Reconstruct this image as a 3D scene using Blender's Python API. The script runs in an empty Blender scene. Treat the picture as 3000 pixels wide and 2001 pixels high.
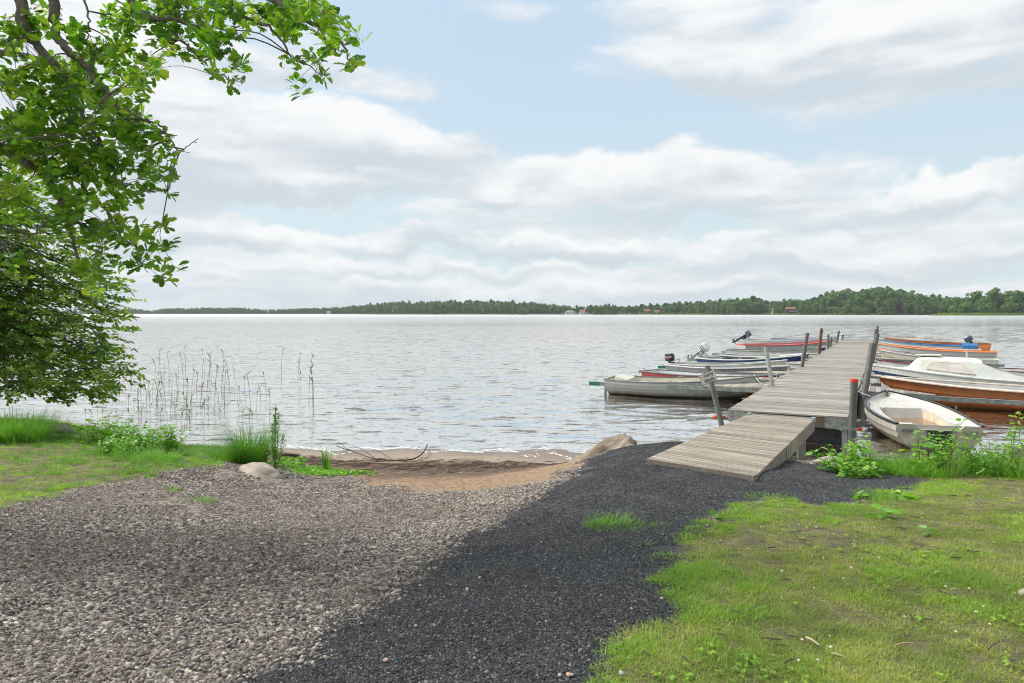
import bpy, bmesh, math, random
import numpy as np
from mathutils import Vector, Matrix, Euler, Quaternion
random.seed(7)
RNG = np.random.default_rng(11)
C = bpy.context.scene.collection
SC = bpy.context.scene
PI = math.pi
R = math.radians

# ------------------------------------------------------------------ camera
F, HZ, CH = 2000.0, 917.0, 2.7          # focal length in photo pixels, horizon row, height over the lake
cam = bpy.data.cameras.new('camera')
cam.lens = 24.0; cam.sensor_width = 36.0
cam.shift_y = -(1000.5 - HZ) / 3000.0
cam.clip_start = 0.05; cam.clip_end = 9000
cam_o = bpy.data.objects.new('camera', cam); C.objects.link(cam_o)
cam_o.location = (0, 0, CH); cam_o.rotation_euler = (R(90), 0, 0)
SC.camera = cam_o

def P(px, py, z=0.0):                    # photo pixel on a horizontal plane
    d = F * (CH - z) / (py - HZ)
    return Vector(((px - 1500) / F * d, d, z))
def D(px, py, d):                        # photo pixel at a known distance
    return Vector(((px - 1500) / F * d, d, CH - (py - HZ) / F * d))

# ------------------------------------------------------------------ sky and sun
SUN_EL, SUN_AZ = R(50), R(-68)           # azimuth from straight ahead, negative = left
W = bpy.data.worlds.new('World'); SC.world = W; W.use_nodes = True
nt = W.node_tree; nt.nodes.clear()
class NB:
    def __init__(s, nt): s.nt = nt
    def n(s, t, **kw):
        nd = s.nt.nodes.new(t)
        for k, v in kw.items():
            if k == 'ins':
                for a, b in v.items():
                    if isinstance(b, bpy.types.NodeSocket): s.nt.links.new(b, nd.inputs[a])
                    else: nd.inputs[a].default_value = b
            else: setattr(nd, k, v)
        return nd
    def math(s, op, a, b=None, c=None, clamp=False):
        nd = s.nt.nodes.new('ShaderNodeMath'); nd.operation = op; nd.use_clamp = clamp
        for i, v in enumerate((a, b, c)):
            if v is None: continue
            if isinstance(v, bpy.types.NodeSocket): s.nt.links.new(v, nd.inputs[i])
            else: nd.inputs[i].default_value = v
        return nd.outputs[0]
    def mixc(s, f, a, b, bt='MIX'):
        nd = s.nt.nodes.new('ShaderNodeMix'); nd.data_type = 'RGBA'; nd.blend_type = bt
        for i, v in ((0, f), (6, a), (7, b)):
            if isinstance(v, bpy.types.NodeSocket): s.nt.links.new(v, nd.inputs[i])
            elif i == 0: nd.inputs[0].default_value = v
            else: nd.inputs[i].default_value = (*v[:3], 1)
        return nd.outputs[2]
    def noise(s, vec, scale, detail=3, rough=.5, dist=0.0, out=0):
        nd = s.n('ShaderNodeTexNoise', ins={'Scale': scale, 'Detail': detail, 'Roughness': rough, 'Distortion': dist})
        if vec is not None: s.nt.links.new(vec, nd.inputs['Vector'])
        return nd.outputs[out]
    def mapr(s, v, a, b, c=0.0, d=1.0, smooth=True):
        nd = s.n('ShaderNodeMapRange', ins={'Value': v, 'From Min': a, 'From Max': b, 'To Min': c, 'To Max': d})
        if smooth: nd.interpolation_type = 'SMOOTHSTEP'
        return nd.outputs[0]
    def mapping(s, vec, scale=(1, 1, 1), rot=(0, 0, 0), loc=(0, 0, 0)):
        return s.n('ShaderNodeMapping', ins={'Vector': vec, 'Scale': scale, 'Rotation': rot, 'Location': loc}).outputs[0]
    def ramp(s, fac, stops):
        nd = s.n('ShaderNodeValToRGB', ins={'Fac': fac}); e = nd.color_ramp.elements
        e[0].position, e[0].color = stops[0][0], (*stops[0][1], 1)
        e[1].position, e[1].color = stops[-1][0], (*stops[-1][1], 1)
        for p, c in stops[1:-1]:
            x = e.new(p); x.color = (*c, 1)
        return nd.outputs[0]
b = NB(nt)
SKYK = 0.1
sky = b.n('ShaderNodeTexSky'); sky.sky_type = 'NISHITA'; sky.sun_disc = False
sky.sun_elevation = SUN_EL; sky.sun_rotation = SUN_AZ; sky.air_density = 1.0; sky.dust_density = 2.0
dirv = b.n('ShaderNodeTexCoord').outputs['Generated']
sep = b.n('ShaderNodeSeparateXYZ', ins={0: dirv})
X, Y, Z = sep.outputs
az = b.math('ARCTAN2', X, Y); el = b.math('ARCSINE', Z)
ae = b.n('ShaderNodeCombineXYZ', ins={0: az, 1: el}).outputs[0]
zc = b.math('MAXIMUM', Z, 0.0); zz = b.math('ADD', zc, 0.10)
pl = b.n('ShaderNodeCombineXYZ', ins={0: b.math('DIVIDE', X, zz), 1: b.math('DIVIDE', Y, zz)}).outputs[0]
n1 = b.noise(b.mapping(pl, (1.0, 1.0, 1), loc=(3.1, 1.7, 0)), 0.8, 7, .55, .2)
n2 = b.noise(b.mapping(ae, (1.0, 3.4, 1), loc=(1.1, .4, 0)), 7.0, 6, .55, .3)
n3 = b.noise(b.mapping(ae, (1.0, 5.0, 1), loc=(4.0, 2.0, 0)), 5.0, 5, .55, .2)
def AE(px, py):
    a = math.atan((px - 1500) / F); return a, math.atan((HZ - py) / F * math.cos(a))
clouds = [  # photo px centre, radii, weight
    (2500, 100, 560, 110, 1.05), (2130, 190, 220, 75, 1.0), (2850, 160, 420, 110, .85), (2080, 20, 300, 70, .8), (2560, 230, 330, 45, .6),
    (850, 430, 390, 95, 1.1), (1230, 470, 200, 80, 1.0), (620, 520, 300, 60, 1.0), (1050, 560, 420, 36, .9),
    (1900, 545, 540, 75, 1.05), (2400, 600, 430, 50, .8), (1700, 640, 500, 34, .7),
    (2860, 545, 240, 42, .95), (2700, 650, 420, 34, .8),
    (1250, 695, 280, 36, .9), (1640, 715, 300, 40, 1.0), (640, 690, 420, 40, .9), (2500, 730, 500, 40, .9), (900, 775, 500, 34, .85), (2000, 790, 800, 30, .85), (450, 800, 420, 30, .8), (1400, 850, 1500, 34, .85),
    (850, 225, 420, 50, .75), (300, 330, 330, 330, .95), (650, 120, 300, 80, .6), (1450, 25, 160, 40, .35)]
warp = b.n('ShaderNodeVectorMath', operation='SCALE', ins={0: b.n('ShaderNodeVectorMath', operation='SUBTRACT', ins={0: b.noise(ae, 5.0, 5, .6, 0, 1), 1: (.5, .5, .5)}).outputs[0], 'Scale': .16}).outputs[0]
aew = b.n('ShaderNodeVectorMath', operation='ADD', ins={0: ae, 1: warp}).outputs[0]
tot = None; vert = None
for (cx, cy, rx, ry, wt) in clouds:
    a0, e0 = AE(cx, cy)
    q = b.n('ShaderNodeVectorMath', operation='SUBTRACT', ins={0: aew, 1: (a0, e0, 0)}).outputs[0]
    q = b.n('ShaderNodeVectorMath', operation='MULTIPLY', ins={0: q, 1: (F / rx / 1.25, F / ry / 1.25, 0)}).outputs[0]
    ln = b.n('ShaderNodeVectorMath', operation='LENGTH', ins={0: q}).outputs['Value']
    m = b.mapr(ln, 1.25, .55, 0, wt)
    qy = b.n('ShaderNodeSeparateXYZ', ins={0: q}).outputs[1]
    vv = b.math('MULTIPLY', m, qy)
    tot = m if tot is None else b.math('MAXIMUM', tot, m)
    vert = vv if vert is None else b.math('ADD', vert, vv)
cover = b.math('ADD', b.math('MULTIPLY', tot, .60), b.math('ADD', b.math('MULTIPLY', b.math('SUBTRACT', n2, .5), .8), b.math('MULTIPLY', b.math('SUBTRACT', n3, .5), .35)))
outside = b.mapr(b.math('ABSOLUTE', az), .62, .95)          # broken cloud outside the view, made fuller so the water reflects more white
high = b.mapr(el, .42, .62)
rest = b.math('MAXIMUM', outside, high)
cover2 = b.math('MULTIPLY_ADD', b.math('SUBTRACT', n1, .5), 1.6, .5)
cov = b.n('ShaderNodeMix', ins={0: rest, 2: cover, 3: cover2}).outputs[0]
cmask = b.mapr(cov, .08, .58)
low = b.mapr(el, .09, .0)
cmask = b.math('MAXIMUM', cmask, b.math('MULTIPLY', low, .45))
shade = b.math('ADD', b.math('MULTIPLY', vert, .55), b.math('MULTIPLY', b.math('SUBTRACT', n3, .5), 1.5))
shade = b.math('ADD', shade, b.math('MULTIPLY', b.math('SUBTRACT', n2, .5), .8))
thick = b.mapr(shade, -.5, .45)
CW = (8.9, 8.98, 9.0); CG = (5.9, 6.5, 7.0)
ccol = b.mixc(thick, CG, CW)
veil = b.mixc(b.mapr(el, .0, .42), (6.9, 8.2, 8.5), (5.6, 7.2, 8.7))
base = b.mixc(.86, sky.outputs[0], veil)
col = b.mixc(b.math('MULTIPLY', cmask, .96), base, ccol)
bg = b.n('ShaderNodeBackground', ins={'Color': col, 'Strength': SKYK})
b.n('ShaderNodeOutputWorld', ins={'Surface': bg.outputs[0]})

sl = bpy.data.lights.new('sun', 'SUN'); sl.energy = 4.3; sl.angle = R(24); sl.color = (1, .95, .87)
so = bpy.data.objects.new('sun', sl); C.objects.link(so)
sd = Vector((math.sin(SUN_AZ) * math.cos(SUN_EL), math.cos(SUN_AZ) * math.cos(SUN_EL), math.sin(SUN_EL)))
so.rotation_euler = sd.to_track_quat('Z', 'Y').to_euler(); so.location = (0, 0, 40)
SC.view_settings.view_transform = 'Standard'; SC.view_settings.look = 'None'
SC.view_settings.exposure = 0.12; SC.view_settings.gamma = 1
SC.cycles.max_bounces = 8; SC.cycles.transparent_max_bounces = 8
SC.cycles.use_denoising = True; SC.cycles.pixel_filter_type = 'BLACKMAN_HARRIS'; SC.cycles.filter_width = 1.0

# ------------------------------------------------------------------ materials
def newmat(name):
    m = bpy.data.materials.new(name); m.use_nodes = True; m.node_tree.nodes.clear()
    return m, NB(m.node_tree)
def out(bb, sh, disp=None):
    o = bb.n('ShaderNodeOutputMaterial', ins={'Surface': sh})
    if disp is not None: bb.nt.links.new(disp, o.inputs['Displacement'])
def bump(bb, h, s=.5, d=.01):
    return bb.n('ShaderNodeBump', ins={'Height': h, 'Strength': s, 'Distance': d}).outputs[0]
def plain(name, col, rough=.5, var=.15, scale=6, metal=0.0, dirt=None, bumps=.15, wl=False):
    m, q = newmat(name)
    co = q.n('ShaderNodeTexCoord').outputs['Object']
    n = q.noise(co, scale, 5, .6)
    c = q.mixc(q.mapr(n, .3, .7), [v * (1 - var) for v in col], [min(1, v * (1 + var)) for v in col])
    if dirt:
        dn = q.noise(q.mapping(co, (3, 3, .7)), 2.3, 6, .65)
        c = q.mixc(q.mapr(dn, .52, .75, 0, .55), c, dirt)
    if wl:                                # grime and algae left at the waterline of a hull
        zz_ = q.math('ADD', q.n('ShaderNodeSeparateXYZ', ins={0: co}).outputs[2], q.math('MULTIPLY', q.math('SUBTRACT', q.noise(q.mapping(co, (2, 2, .5)), 4, 5, .7), .5), .22))
        c = q.mixc(q.mapr(zz_, .0, .17, .8, 0), c, (.13, .095, .045))
    r = q.mapr(q.noise(co, scale * 3, 3), .3, .7, max(0, rough - .08), min(1, rough + .12))
    p = q.n('ShaderNodeBsdfPrincipled', ins={'Base Color': c, 'Roughness': r, 'Metallic': metal,
        'Normal': bump(q, q.noise(co, scale * 8, 4), bumps, .004)})
    out(q, p.outputs[0]); return m
def leafmat(name, c1, c2, trans=.45, scale=.8, rnd=True, c3=None, gloss=.35):
    m, q = newmat(name)
    geo = q.n('ShaderNodeNewGeometry')
    n = q.noise(geo.outputs['Position'], scale, 3, .6)
    at = q.n('ShaderNodeAttribute', attribute_name='tint').outputs['Fac']
    f = q.math('ADD', q.math('MULTIPLY', q.mapr(n, .3, .7), .5), q.math('MULTIPLY', at, .5))
    c = q.ramp(f, [(0, c1), (.55, c2), (1, c3 or c2)])
    d = q.n('ShaderNodeBsdfPrincipled', ins={'Base Color': c, 'Roughness': gloss, 'Specular IOR Level': .35})
    tc = q.mixc(1.0, c, (1.5, 1.7, .5), 'MULTIPLY')
    t = q.n('ShaderNodeBsdfTranslucent', ins={'Color': tc})
    mx = q.n('ShaderNodeMixShader', ins={0: trans, 1: d.outputs[0], 2: t.outputs[0]})
    out(q, mx.outputs[0]); return m
M = {}
def wood(name, dark, light, grey=0.0):
    m, q = newmat(name)
    co = q.n('ShaderNodeTexCoord').outputs['Object']
    rn = q.n('ShaderNodeObjectInfo').outputs['Random']
    off = q.n('ShaderNodeCombineXYZ', ins={0: q.math('MULTIPLY', rn, 37.0), 1: 0.0, 2: 0.0}).outputs[0]
    co2 = q.n('ShaderNodeVectorMath', operation='ADD', ins={0: co, 1: off}).outputs[0]
    g = q.noise(q.mapping(co2, (1.2, 45, 45)), 1.0, 5, .65)
    blot = q.noise(co2, 1.6, 4, .6)
    at = q.n('ShaderNodeAttribute', attribute_name='tint').outputs['Fac']
    f = q.math('ADD', q.math('MULTIPLY', g, .65), q.math('MULTIPLY', blot, .35))
    c = q.ramp(f, [(.28, dark), (.5, [(a + b_) / 2 for a, b_ in zip(dark, light)]), (.72, light)])
    v = q.math('MULTIPLY_ADD', q.math('FRACT', q.math('ADD', rn, at)), .56, .66)
    c = q.mixc(1.0, c, q.n('ShaderNodeCombineColor', ins={0: v, 1: v, 2: v}).outputs[0], 'MULTIPLY')
    p = q.n('ShaderNodeBsdfPrincipled', ins={'Base Color': c, 'Roughness': .75, 'Specular IOR Level': .3, 'Normal': bump(q, g, .5, .006)})
    out(q, p.outputs[0]); return m
M['deckwood'] = wood('weathered_deck_wood', (.11, .095, .078), (.5, .465, .41))
M['beamwood'] = wood('dark_beam_wood', (.06, .048, .035), (.24, .2, .16))
M['rampwood'] = wood('ramp_wood', (.11, .09, .07), (.5, .44, .36))
M['galv'] = plain('galvanised_steel', (.33, .36, .34), .45, .3, 8, .5, dirt=(.2, .13, .08))
M['boomsteel'] = plain('boom_steel', (.20, .24, .22), .5, .35, 7, .2, dirt=(.33, .32, .27))
M['postmetal'] = plain('post_steel', (.13, .13, .125), .5, .18, 5, .2, dirt=(.12, .07, .04), bumps=.05)
M['rust'] = plain('rusty_steel', (.16, .075, .04), .75, .4, 10, .1, dirt=(.05, .03, .02))
M['redcap'] = plain('red_cap', (.65, .06, .03), .5)
M['green'] = plain('green_plastic', (.02, .14, .09), .45)
M['white'] = plain('white_gelcoat', (.58, .585, .57), .3, .06, 3, dirt=(.42, .4, .34), wl=True)
M['cream'] = plain('cream_gelcoat', (.60, .58, .47), .35, .06, 3, dirt=(.42, .38, .28), wl=True)
M['dirtywhite'] = plain('dirty_white_gelcoat', (.46, .44, .38), .5, .15, 5, dirt=(.26, .18, .11), wl=True)
M['greyhull'] = plain('grey_white_gelcoat', (.40, .42, .40), .35, .08, 3, dirt=(.26, .23, .17), wl=True)
M['greydark'] = plain('dark_grey_gelcoat', (.15, .16, .17), .4, .15, 3)
M['red'] = plain('red_gelcoat', (.30, .025, .02), .35, .15, 3, wl=True)
M['brightred'] = plain('bright_red_gelcoat', (.8, .05, .04), .35, .1, 3)
M['orange'] = plain('orange_gelcoat', (.36, .12, .035), .4, .15, 3, dirt=(.2, .08, .035), wl=True)
M['brightorange'] = plain('bright_orange_gelcoat', (.85, .3, .08), .35, .1, 3)
M['blue'] = plain('blue_gelcoat', (.015, .055, .16), .3, .1, 3, wl=True)
M['brightblue'] = plain('bright_blue_plastic', (.05, .22, .55), .35, .1, 3)
M['beige'] = plain('beige_gelcoat', (.66, .56, .46), .4, .08, 3, dirt=(.5, .38, .25))
M['black'] = plain('black_rubber', (.025, .025, .027), .4, .2, 6)
M['outblack'] = plain('black_outboard_paint', (.02, .022, .025), .2, .2, 6)
M['outgrey'] = plain('grey_outboard_paint', (.1, .12, .14), .3, .2, 6)
M['maroon'] = plain('maroon_stripe', (.16, .02, .03), .35)
M['brownwater'] = plain('rain_water_with_silt', (.25, .15, .075), .15, .35, 4, dirt=(.12, .07, .03))
M['oarwood'] = plain('varnished_oar_wood', (.4, .24, .1), .45)
M['concrete'] = plain('dark_concrete', (.06, .062, .06), .8, .3, 5)
M['bark'] = plain('grey_bark', (.17, .15, .125), .9, .45, 14, bumps=.9, dirt=(.34, .34, .28))
M['darkbark'] = plain('dark_bark', (.07, .055, .045), .9, .4, 14, bumps=.9)
M['twig'] = plain('dry_twig', (.42, .33, .22), .8, .3, 20)
M['darktwig'] = plain('wet_driftwood', (.07, .05, .04), .8, .3, 20)
M['pebble'] = plain('pale_pebble', (.40, .38, .34), .7, .2, 30)
M['pinkpebble'] = plain('pink_pebble', (.5, .33, .26), .7, .15, 30)
M['petal'] = plain('white_clover_flower', (.75, .72, .64), .7, .1, 60)
M['wornwhite'] = plain('worn_white_gelcoat', (.52, .51, .47), .45, .1, 4, dirt=(.34, .27, .18))
M['stainwhite'] = plain('stained_gelcoat', (.6, .5, .38), .5, .15, 3, dirt=(.3, .18, .08))
M['palegrey'] = plain('pale_grey_gelcoat', (.60, .63, .59), .35, .06, 3, dirt=(.45, .45, .36))
M['glass'] = plain('pale_curtained_window', (.58, .55, .5), .12, .12, 3)
M['signface'] = plain('sign_white', (.66, .62, .56), .5, .12, 14, dirt=(.36, .3, .22))
M['ink'] = plain('sign_black', (.02, .02, .02), .5)
M['foam'] = plain('foam', (.85, .84, .8), .9, .05, 20)
M['orangebuoy'] = plain('orange_float', (.75, .16, .07), .5)
M['oak'] = leafmat('oak_leaves', (.02, .07, .015), (.125, .265, .03), .54, 3.0, c3=(.40, .47, .08))
M['alder'] = leafmat('alder_leaves', (.035, .095, .02), (.17, .28, .045), .55, 1.8, c3=(.46, .52, .11))
M['sapling'] = leafmat('sapling_leaves', (.08, .22, .03), (.18, .38, .045), .38, 6, c3=(.38, .54, .1))
M['grass'] = leafmat('lawn_grass', (.11, .22, .03), (.26, .43, .05), .40, 1.3, c3=(.5, .56, .14), gloss=.5)
M['grassdry'] = leafmat('worn_lawn_grass', (.12, .175, .035), (.28, .36, .07), .40, 2.3, c3=(.52, .48, .19), gloss=.5)
M['tussock'] = leafmat('tussock_grass', (.06, .17, .02), (.14, .34, .035), .35, 3, c3=(.3, .5, .07), gloss=.5)
M['drygrass'] = leafmat('seeding_grass', (.3, .24, .12), (.42, .34, .18), .3, 5, c3=(.5, .42, .26))
M['darktussock'] = leafmat('dark_tussock_grass', (.035, .11, .015), (.08, .22, .025), .35, 3, c3=(.2, .38, .05), gloss=.5)
M['reed'] = leafmat('reed_leaves', (.06, .10, .035), (.09, .15, .045), .2, 3, c3=(.13, .19, .06))
M['forest'] = leafmat('far_forest', (.03, .085, .025), (.08, .165, .04), .2, .05, c3=(.17, .27, .065), gloss=.7)
M['forest2'] = leafmat('far_birch', (.06, .115, .035), (.11, .19, .05), .25, .05, c3=(.19, .27, .07), gloss=.7)
M['forest3'] = leafmat('far_dark_beech', (.025, .014, .018), (.035, .02, .024), .15, .05, gloss=.7)
M['farreed'] = leafmat('far_reed_belt', (.12, .19, .04), (.2, .29, .06), .2, .05, c3=(.26, .33, .08), gloss=.7)
def boulder_mat(name, c1, c2, c3):
    m, q = newmat(name)
    co = q.n('ShaderNodeTexCoord').outputs['Object']
    w = q.noise(q.mapping(co, (1, 4, 9), rot=(.4, .3, .5)), 1.6, 7, .65, .6)
    s = q.noise(co, 60, 3, .6)
    c = q.ramp(q.math('ADD', q.math('MULTIPLY', w, .8), q.math('MULTIPLY', s, .2)), [(.3, c1), (.5, c2), (.68, c3)])
    p = q.n('ShaderNodeBsdfPrincipled', ins={'Base Color': c, 'Roughness': .85, 'Normal': bump(q, w, .9, .03)})
    out(q, p.outputs[0]); return m
M['granite'] = boulder_mat('brown_granite', (.065, .05, .038), (.22, .17, .125), (.43, .37, .30))
M['greyrock'] = boulder_mat('pale_rock', (.2, .17, .14), (.38, .33, .27), (.52, .47, .4))
M['darkrock'] = boulder_mat('dark_rock', (.03, .03, .028), (.07, .065, .06), (.15, .14, .12))
def stone_mat(name, stops, rough=.8, mud=.32):
    m, q = newmat(name)
    at = q.n('ShaderNodeAttribute', attribute_name='tint').outputs['Fac']
    geo = q.n('ShaderNodeNewGeometry')
    n = q.noise(geo.outputs['Position'], 90, 3)
    ri = q.n('ShaderNodeObjectInfo').outputs['Random']
    f = q.math('FRACT', q.math('ADD', at, ri))
    c = q.ramp(f, stops)
    c = q.mixc(.25, c, q.mixc(1.0, c, q.ramp(n, [(.3, (.5, .5, .5)), (.7, (1.5, 1.5, 1.5))]), 'MULTIPLY'))
    big = q.noise(geo.outputs['Position'], .9, 4, .6)
    c = q.mixc(q.mapr(big, .4, .7, 0, mud), c, (.12, .085, .06))
    p = q.n('ShaderNodeBsdfPrincipled', ins={'Base Color': c, 'Roughness': rough, 'Specular IOR Level': .35})
    out(q, p.outputs[0]); return m
M['lightstone'] = stone_mat('mixed_crushed_stone', [(0, (.035, .038, .04)), (.2, (.10, .095, .088)), (.42, (.21, .185, .16)), (.58, (.38, .33, .285)), (.70, (.22, .165, .135)), (.82, (.66, .59, .51)), (.90, (.40, .36, .32)), (1, (.07, .073, .075))])
M['darkstone'] = stone_mat('dark_crushed_stone', [(0, (.010, .011, .013)), (.35, (.026, .028, .031)), (.7, (.052, .056, .062)), (.9, (.105, .11, .118)), (1, (.26, .26, .26))], .6, .05)

# ------------------------------------------------------------------ object helpers
def tag(o, label=None, cat=None, group=None, kind=None):
    if label: o['label'] = label
    if cat: o['category'] = cat
    if group: o['group'] = group
    if kind: o['kind'] = kind
    return o
def empty(name, loc=(0, 0, 0), rz=0.0, label=None, cat=None, group=None):
    o = bpy.data.objects.new(name, None); C.objects.link(o); o.location = loc; o.rotation_euler = (0, 0, rz)
    o.empty_display_size = .2
    return tag(o, label, cat, group)
def link(name, me, parent=None, loc=None, rot=None, scale=None):
    o = bpy.data.objects.new(name, me); C.objects.link(o)
    if parent is not None: o.parent = parent
    if loc is not None: o.location = loc
    if rot is not None: o.rotation_euler = rot
    if scale is not None: o.scale = scale if hasattr(scale, '__len__') else (scale,) * 3
    return o
class MB:
    def __init__(s): s.v = []; s.f = []; s.mi = []; s.t = []
    def add(s, vs, fs, mi=0, t=0.0):
        o = len(s.v); s.v += [tuple(v) for v in vs]; s.f += [tuple(i + o for i in f) for f in fs]
        s.mi += [mi] * len(fs); s.t += [t] * len(fs)
    def box(s, c, size, mi=0, mat=None, t=0.0):
        hx, hy, hz = size[0] / 2, size[1] / 2, size[2] / 2
        vs = [Vector((x * hx, y * hy, z * hz)) for x in (-1, 1) for y in (-1, 1) for z in (-1, 1)]
        if mat is not None: vs = [mat @ v for v in vs]
        vs = [v + Vector(c) for v in vs]
        s.add(vs, [(0, 1, 3, 2), (4, 6, 7, 5), (0, 4, 5, 1), (2, 3, 7, 6), (0, 2, 6, 4), (1, 5, 7, 3)], mi, t)
    def bar(s, a, b_, w, h, mi=0, t=0.0):          # box from a to b_, w wide (horizontal), h high
        a, b_ = Vector(a), Vector(b_); d = (b_ - a); L = d.length; d.normalize()
        side = d.cross(Vector((0, 0, 1)))
        side = side.normalized() if side.length > 1e-4 else Vector((1, 0, 0))
        up = side.cross(d)
        vs = [p + side * sx * w / 2 + up * sz * h / 2 for p in (a, b_) for sx in (-1, 1) for sz in (-1, 1)]
        s.add(vs, [(0, 1, 3, 2), (4, 6, 7, 5), (0, 4, 5, 1), (2, 3, 7, 6), (0, 2, 6, 4), (1, 5, 7, 3)], mi, t)
    def tube(s, pts, rad, n=8, mi=0, cap=True, t=0.0):
        pts = [Vector(p) for p in pts]
        if not hasattr(rad, '__len__'): rad = [rad] * len(pts)
        vs = []; u = None
        for i, p in enumerate(pts):
            d = (pts[min(i + 1, len(pts) - 1)] - pts[max(i - 1, 0)]).normalized()
            if u is None:
                u = d.cross(Vector((0, 0, 1)))
                if u.length < .1: u = d.cross(Vector((1, 0, 0)))
            u = (u - d * u.dot(d)).normalized(); w = d.cross(u)
            for k in range(n):
                a = 2 * PI * k / n; vs.append(p + (u * math.cos(a) + w * math.sin(a)) * rad[i])
        fs = [(i * n + k, i * n + (k + 1) % n, (i + 1) * n + (k + 1) % n, (i + 1) * n + k) for i in range(len(pts) - 1) for k in range(n)]
        if cap: fs += [tuple(range(n - 1, -1, -1)), tuple((len(pts) - 1) * n + k for k in range(n))]
        s.add(vs, fs, mi, t)
    def mesh(s, name, mats, smooth=False):
        me = bpy.data.meshes.new(name); me.from_pydata(s.v, [], s.f)
        for m in (mats if isinstance(mats, (list, tuple)) else [mats]): me.materials.append(m)
        me.polygons.foreach_set('material_index', s.mi)
        if any(s.t):
            a = me.attributes.new('tint', 'FLOAT', 'FACE'); a.data.foreach_set('value', s.t)
        if smooth: me.polygons.foreach_set('use_smooth', [True] * len(me.polygons))
        me.update(); return me
    def build(s, name, mats, parent=None, smooth=False, **kw):
        return link(name, s.mesh(name, mats, smooth), parent, **kw)
def npmesh(name, V, Fq, mat, tint=None, smooth=False, n=4):
    me = bpy.data.meshes.new(name); V = np.asarray(V, dtype=np.float32).reshape(-1, 3); Fq = np.asarray(Fq, dtype=np.int32).reshape(-1, n)
    me.vertices.add(len(V)); me.vertices.foreach_set('co', V.ravel())
    me.loops.add(Fq.size); me.loops.foreach_set('vertex_index', Fq.ravel())
    me.polygons.add(len(Fq)); me.polygons.foreach_set('loop_start', np.arange(0, Fq.size, n, dtype=np.int32))
    me.polygons.foreach_set('loop_total', np.full(len(Fq), n, dtype=np.int32))
    me.update(calc_edges=True)
    if mat: me.materials.append(mat)
    if tint is not None:
        a = me.attributes.new('tint', 'FLOAT', 'FACE'); a.data.foreach_set('value', np.asarray(tint, dtype=np.float32))
    if smooth: me.polygons.foreach_set('use_smooth', np.ones(len(Fq), dtype=bool))
    return me
def scatter(name, pts, rots, scl, idx, sources, parent=None, label=None, cat=None, group=None):
    """one object whose mesh vertices carry copies of the source meshes"""
    me = bpy.data.meshes.new(name); n = len(pts)
    me.vertices.add(n); me.vertices.foreach_set('co', np.asarray(pts, dtype=np.float32).ravel())
    a = me.attributes.new('rot', 'FLOAT_VECTOR', 'POINT'); a.data.foreach_set('vector', np.asarray(rots, dtype=np.float32).ravel())
    a = me.attributes.new('scl', 'FLOAT', 'POINT'); a.data.foreach_set('value', np.asarray(scl, dtype=np.float32))
    a = me.attributes.new('idx', 'INT', 'POINT'); a.data.foreach_set('value', np.asarray(idx, dtype=np.int32))
    o = link(name, me, parent)
    g = bpy.data.node_groups.new(name + '_nodes', 'GeometryNodeTree')
    g.interface.new_socket('Geometry', in_out='INPUT', socket_type='NodeSocketGeometry')
    g.interface.new_socket('Geometry', in_out='OUTPUT', socket_type='NodeSocketGeometry')
    gi = g.nodes.new('NodeGroupInput'); go = g.nodes.new('NodeGroupOutput')
    j = g.nodes.new('GeometryNodeJoinGeometry')
    for s_ in reversed(sources):       # Join Geometry stacks its inputs last first
        oi = g.nodes.new('GeometryNodeObjectInfo'); oi.inputs['Object'].default_value = s_; oi.inputs['As Instance'].default_value = True
        g.links.new(oi.outputs['Geometry'], j.inputs[0])
    def na(nm, dt):
        x = g.nodes.new('GeometryNodeInputNamedAttribute'); x.data_type = dt; x.inputs['Name'].default_value = nm
        return x.outputs[0]
    ip = g.nodes.new('GeometryNodeInstanceOnPoints'); er = g.nodes.new('FunctionNodeEulerToRotation')
    g.links.new(na('rot', 'FLOAT_VECTOR'), er.inputs[0])
    g.links.new(gi.outputs[0], ip.inputs['Points']); g.links.new(j.outputs[0], ip.inputs['Instance'])
    ip.inputs['Pick Instance'].default_value = True
    g.links.new(na('idx', 'INT'), ip.inputs['Instance Index'])
    g.links.new(er.outputs[0], ip.inputs['Rotation']); g.links.new(na('scl', 'FLOAT'), ip.inputs['Scale'])
    g.links.new(ip.outputs[0], go.inputs[0])
    md = o.modifiers.new('scatter', 'NODES'); md.node_group = g
    return tag(o, label, cat, group, 'stuff')
def source(name, me): return bpy.data.objects.new(name, me)      # not linked: only its mesh is copied

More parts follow.
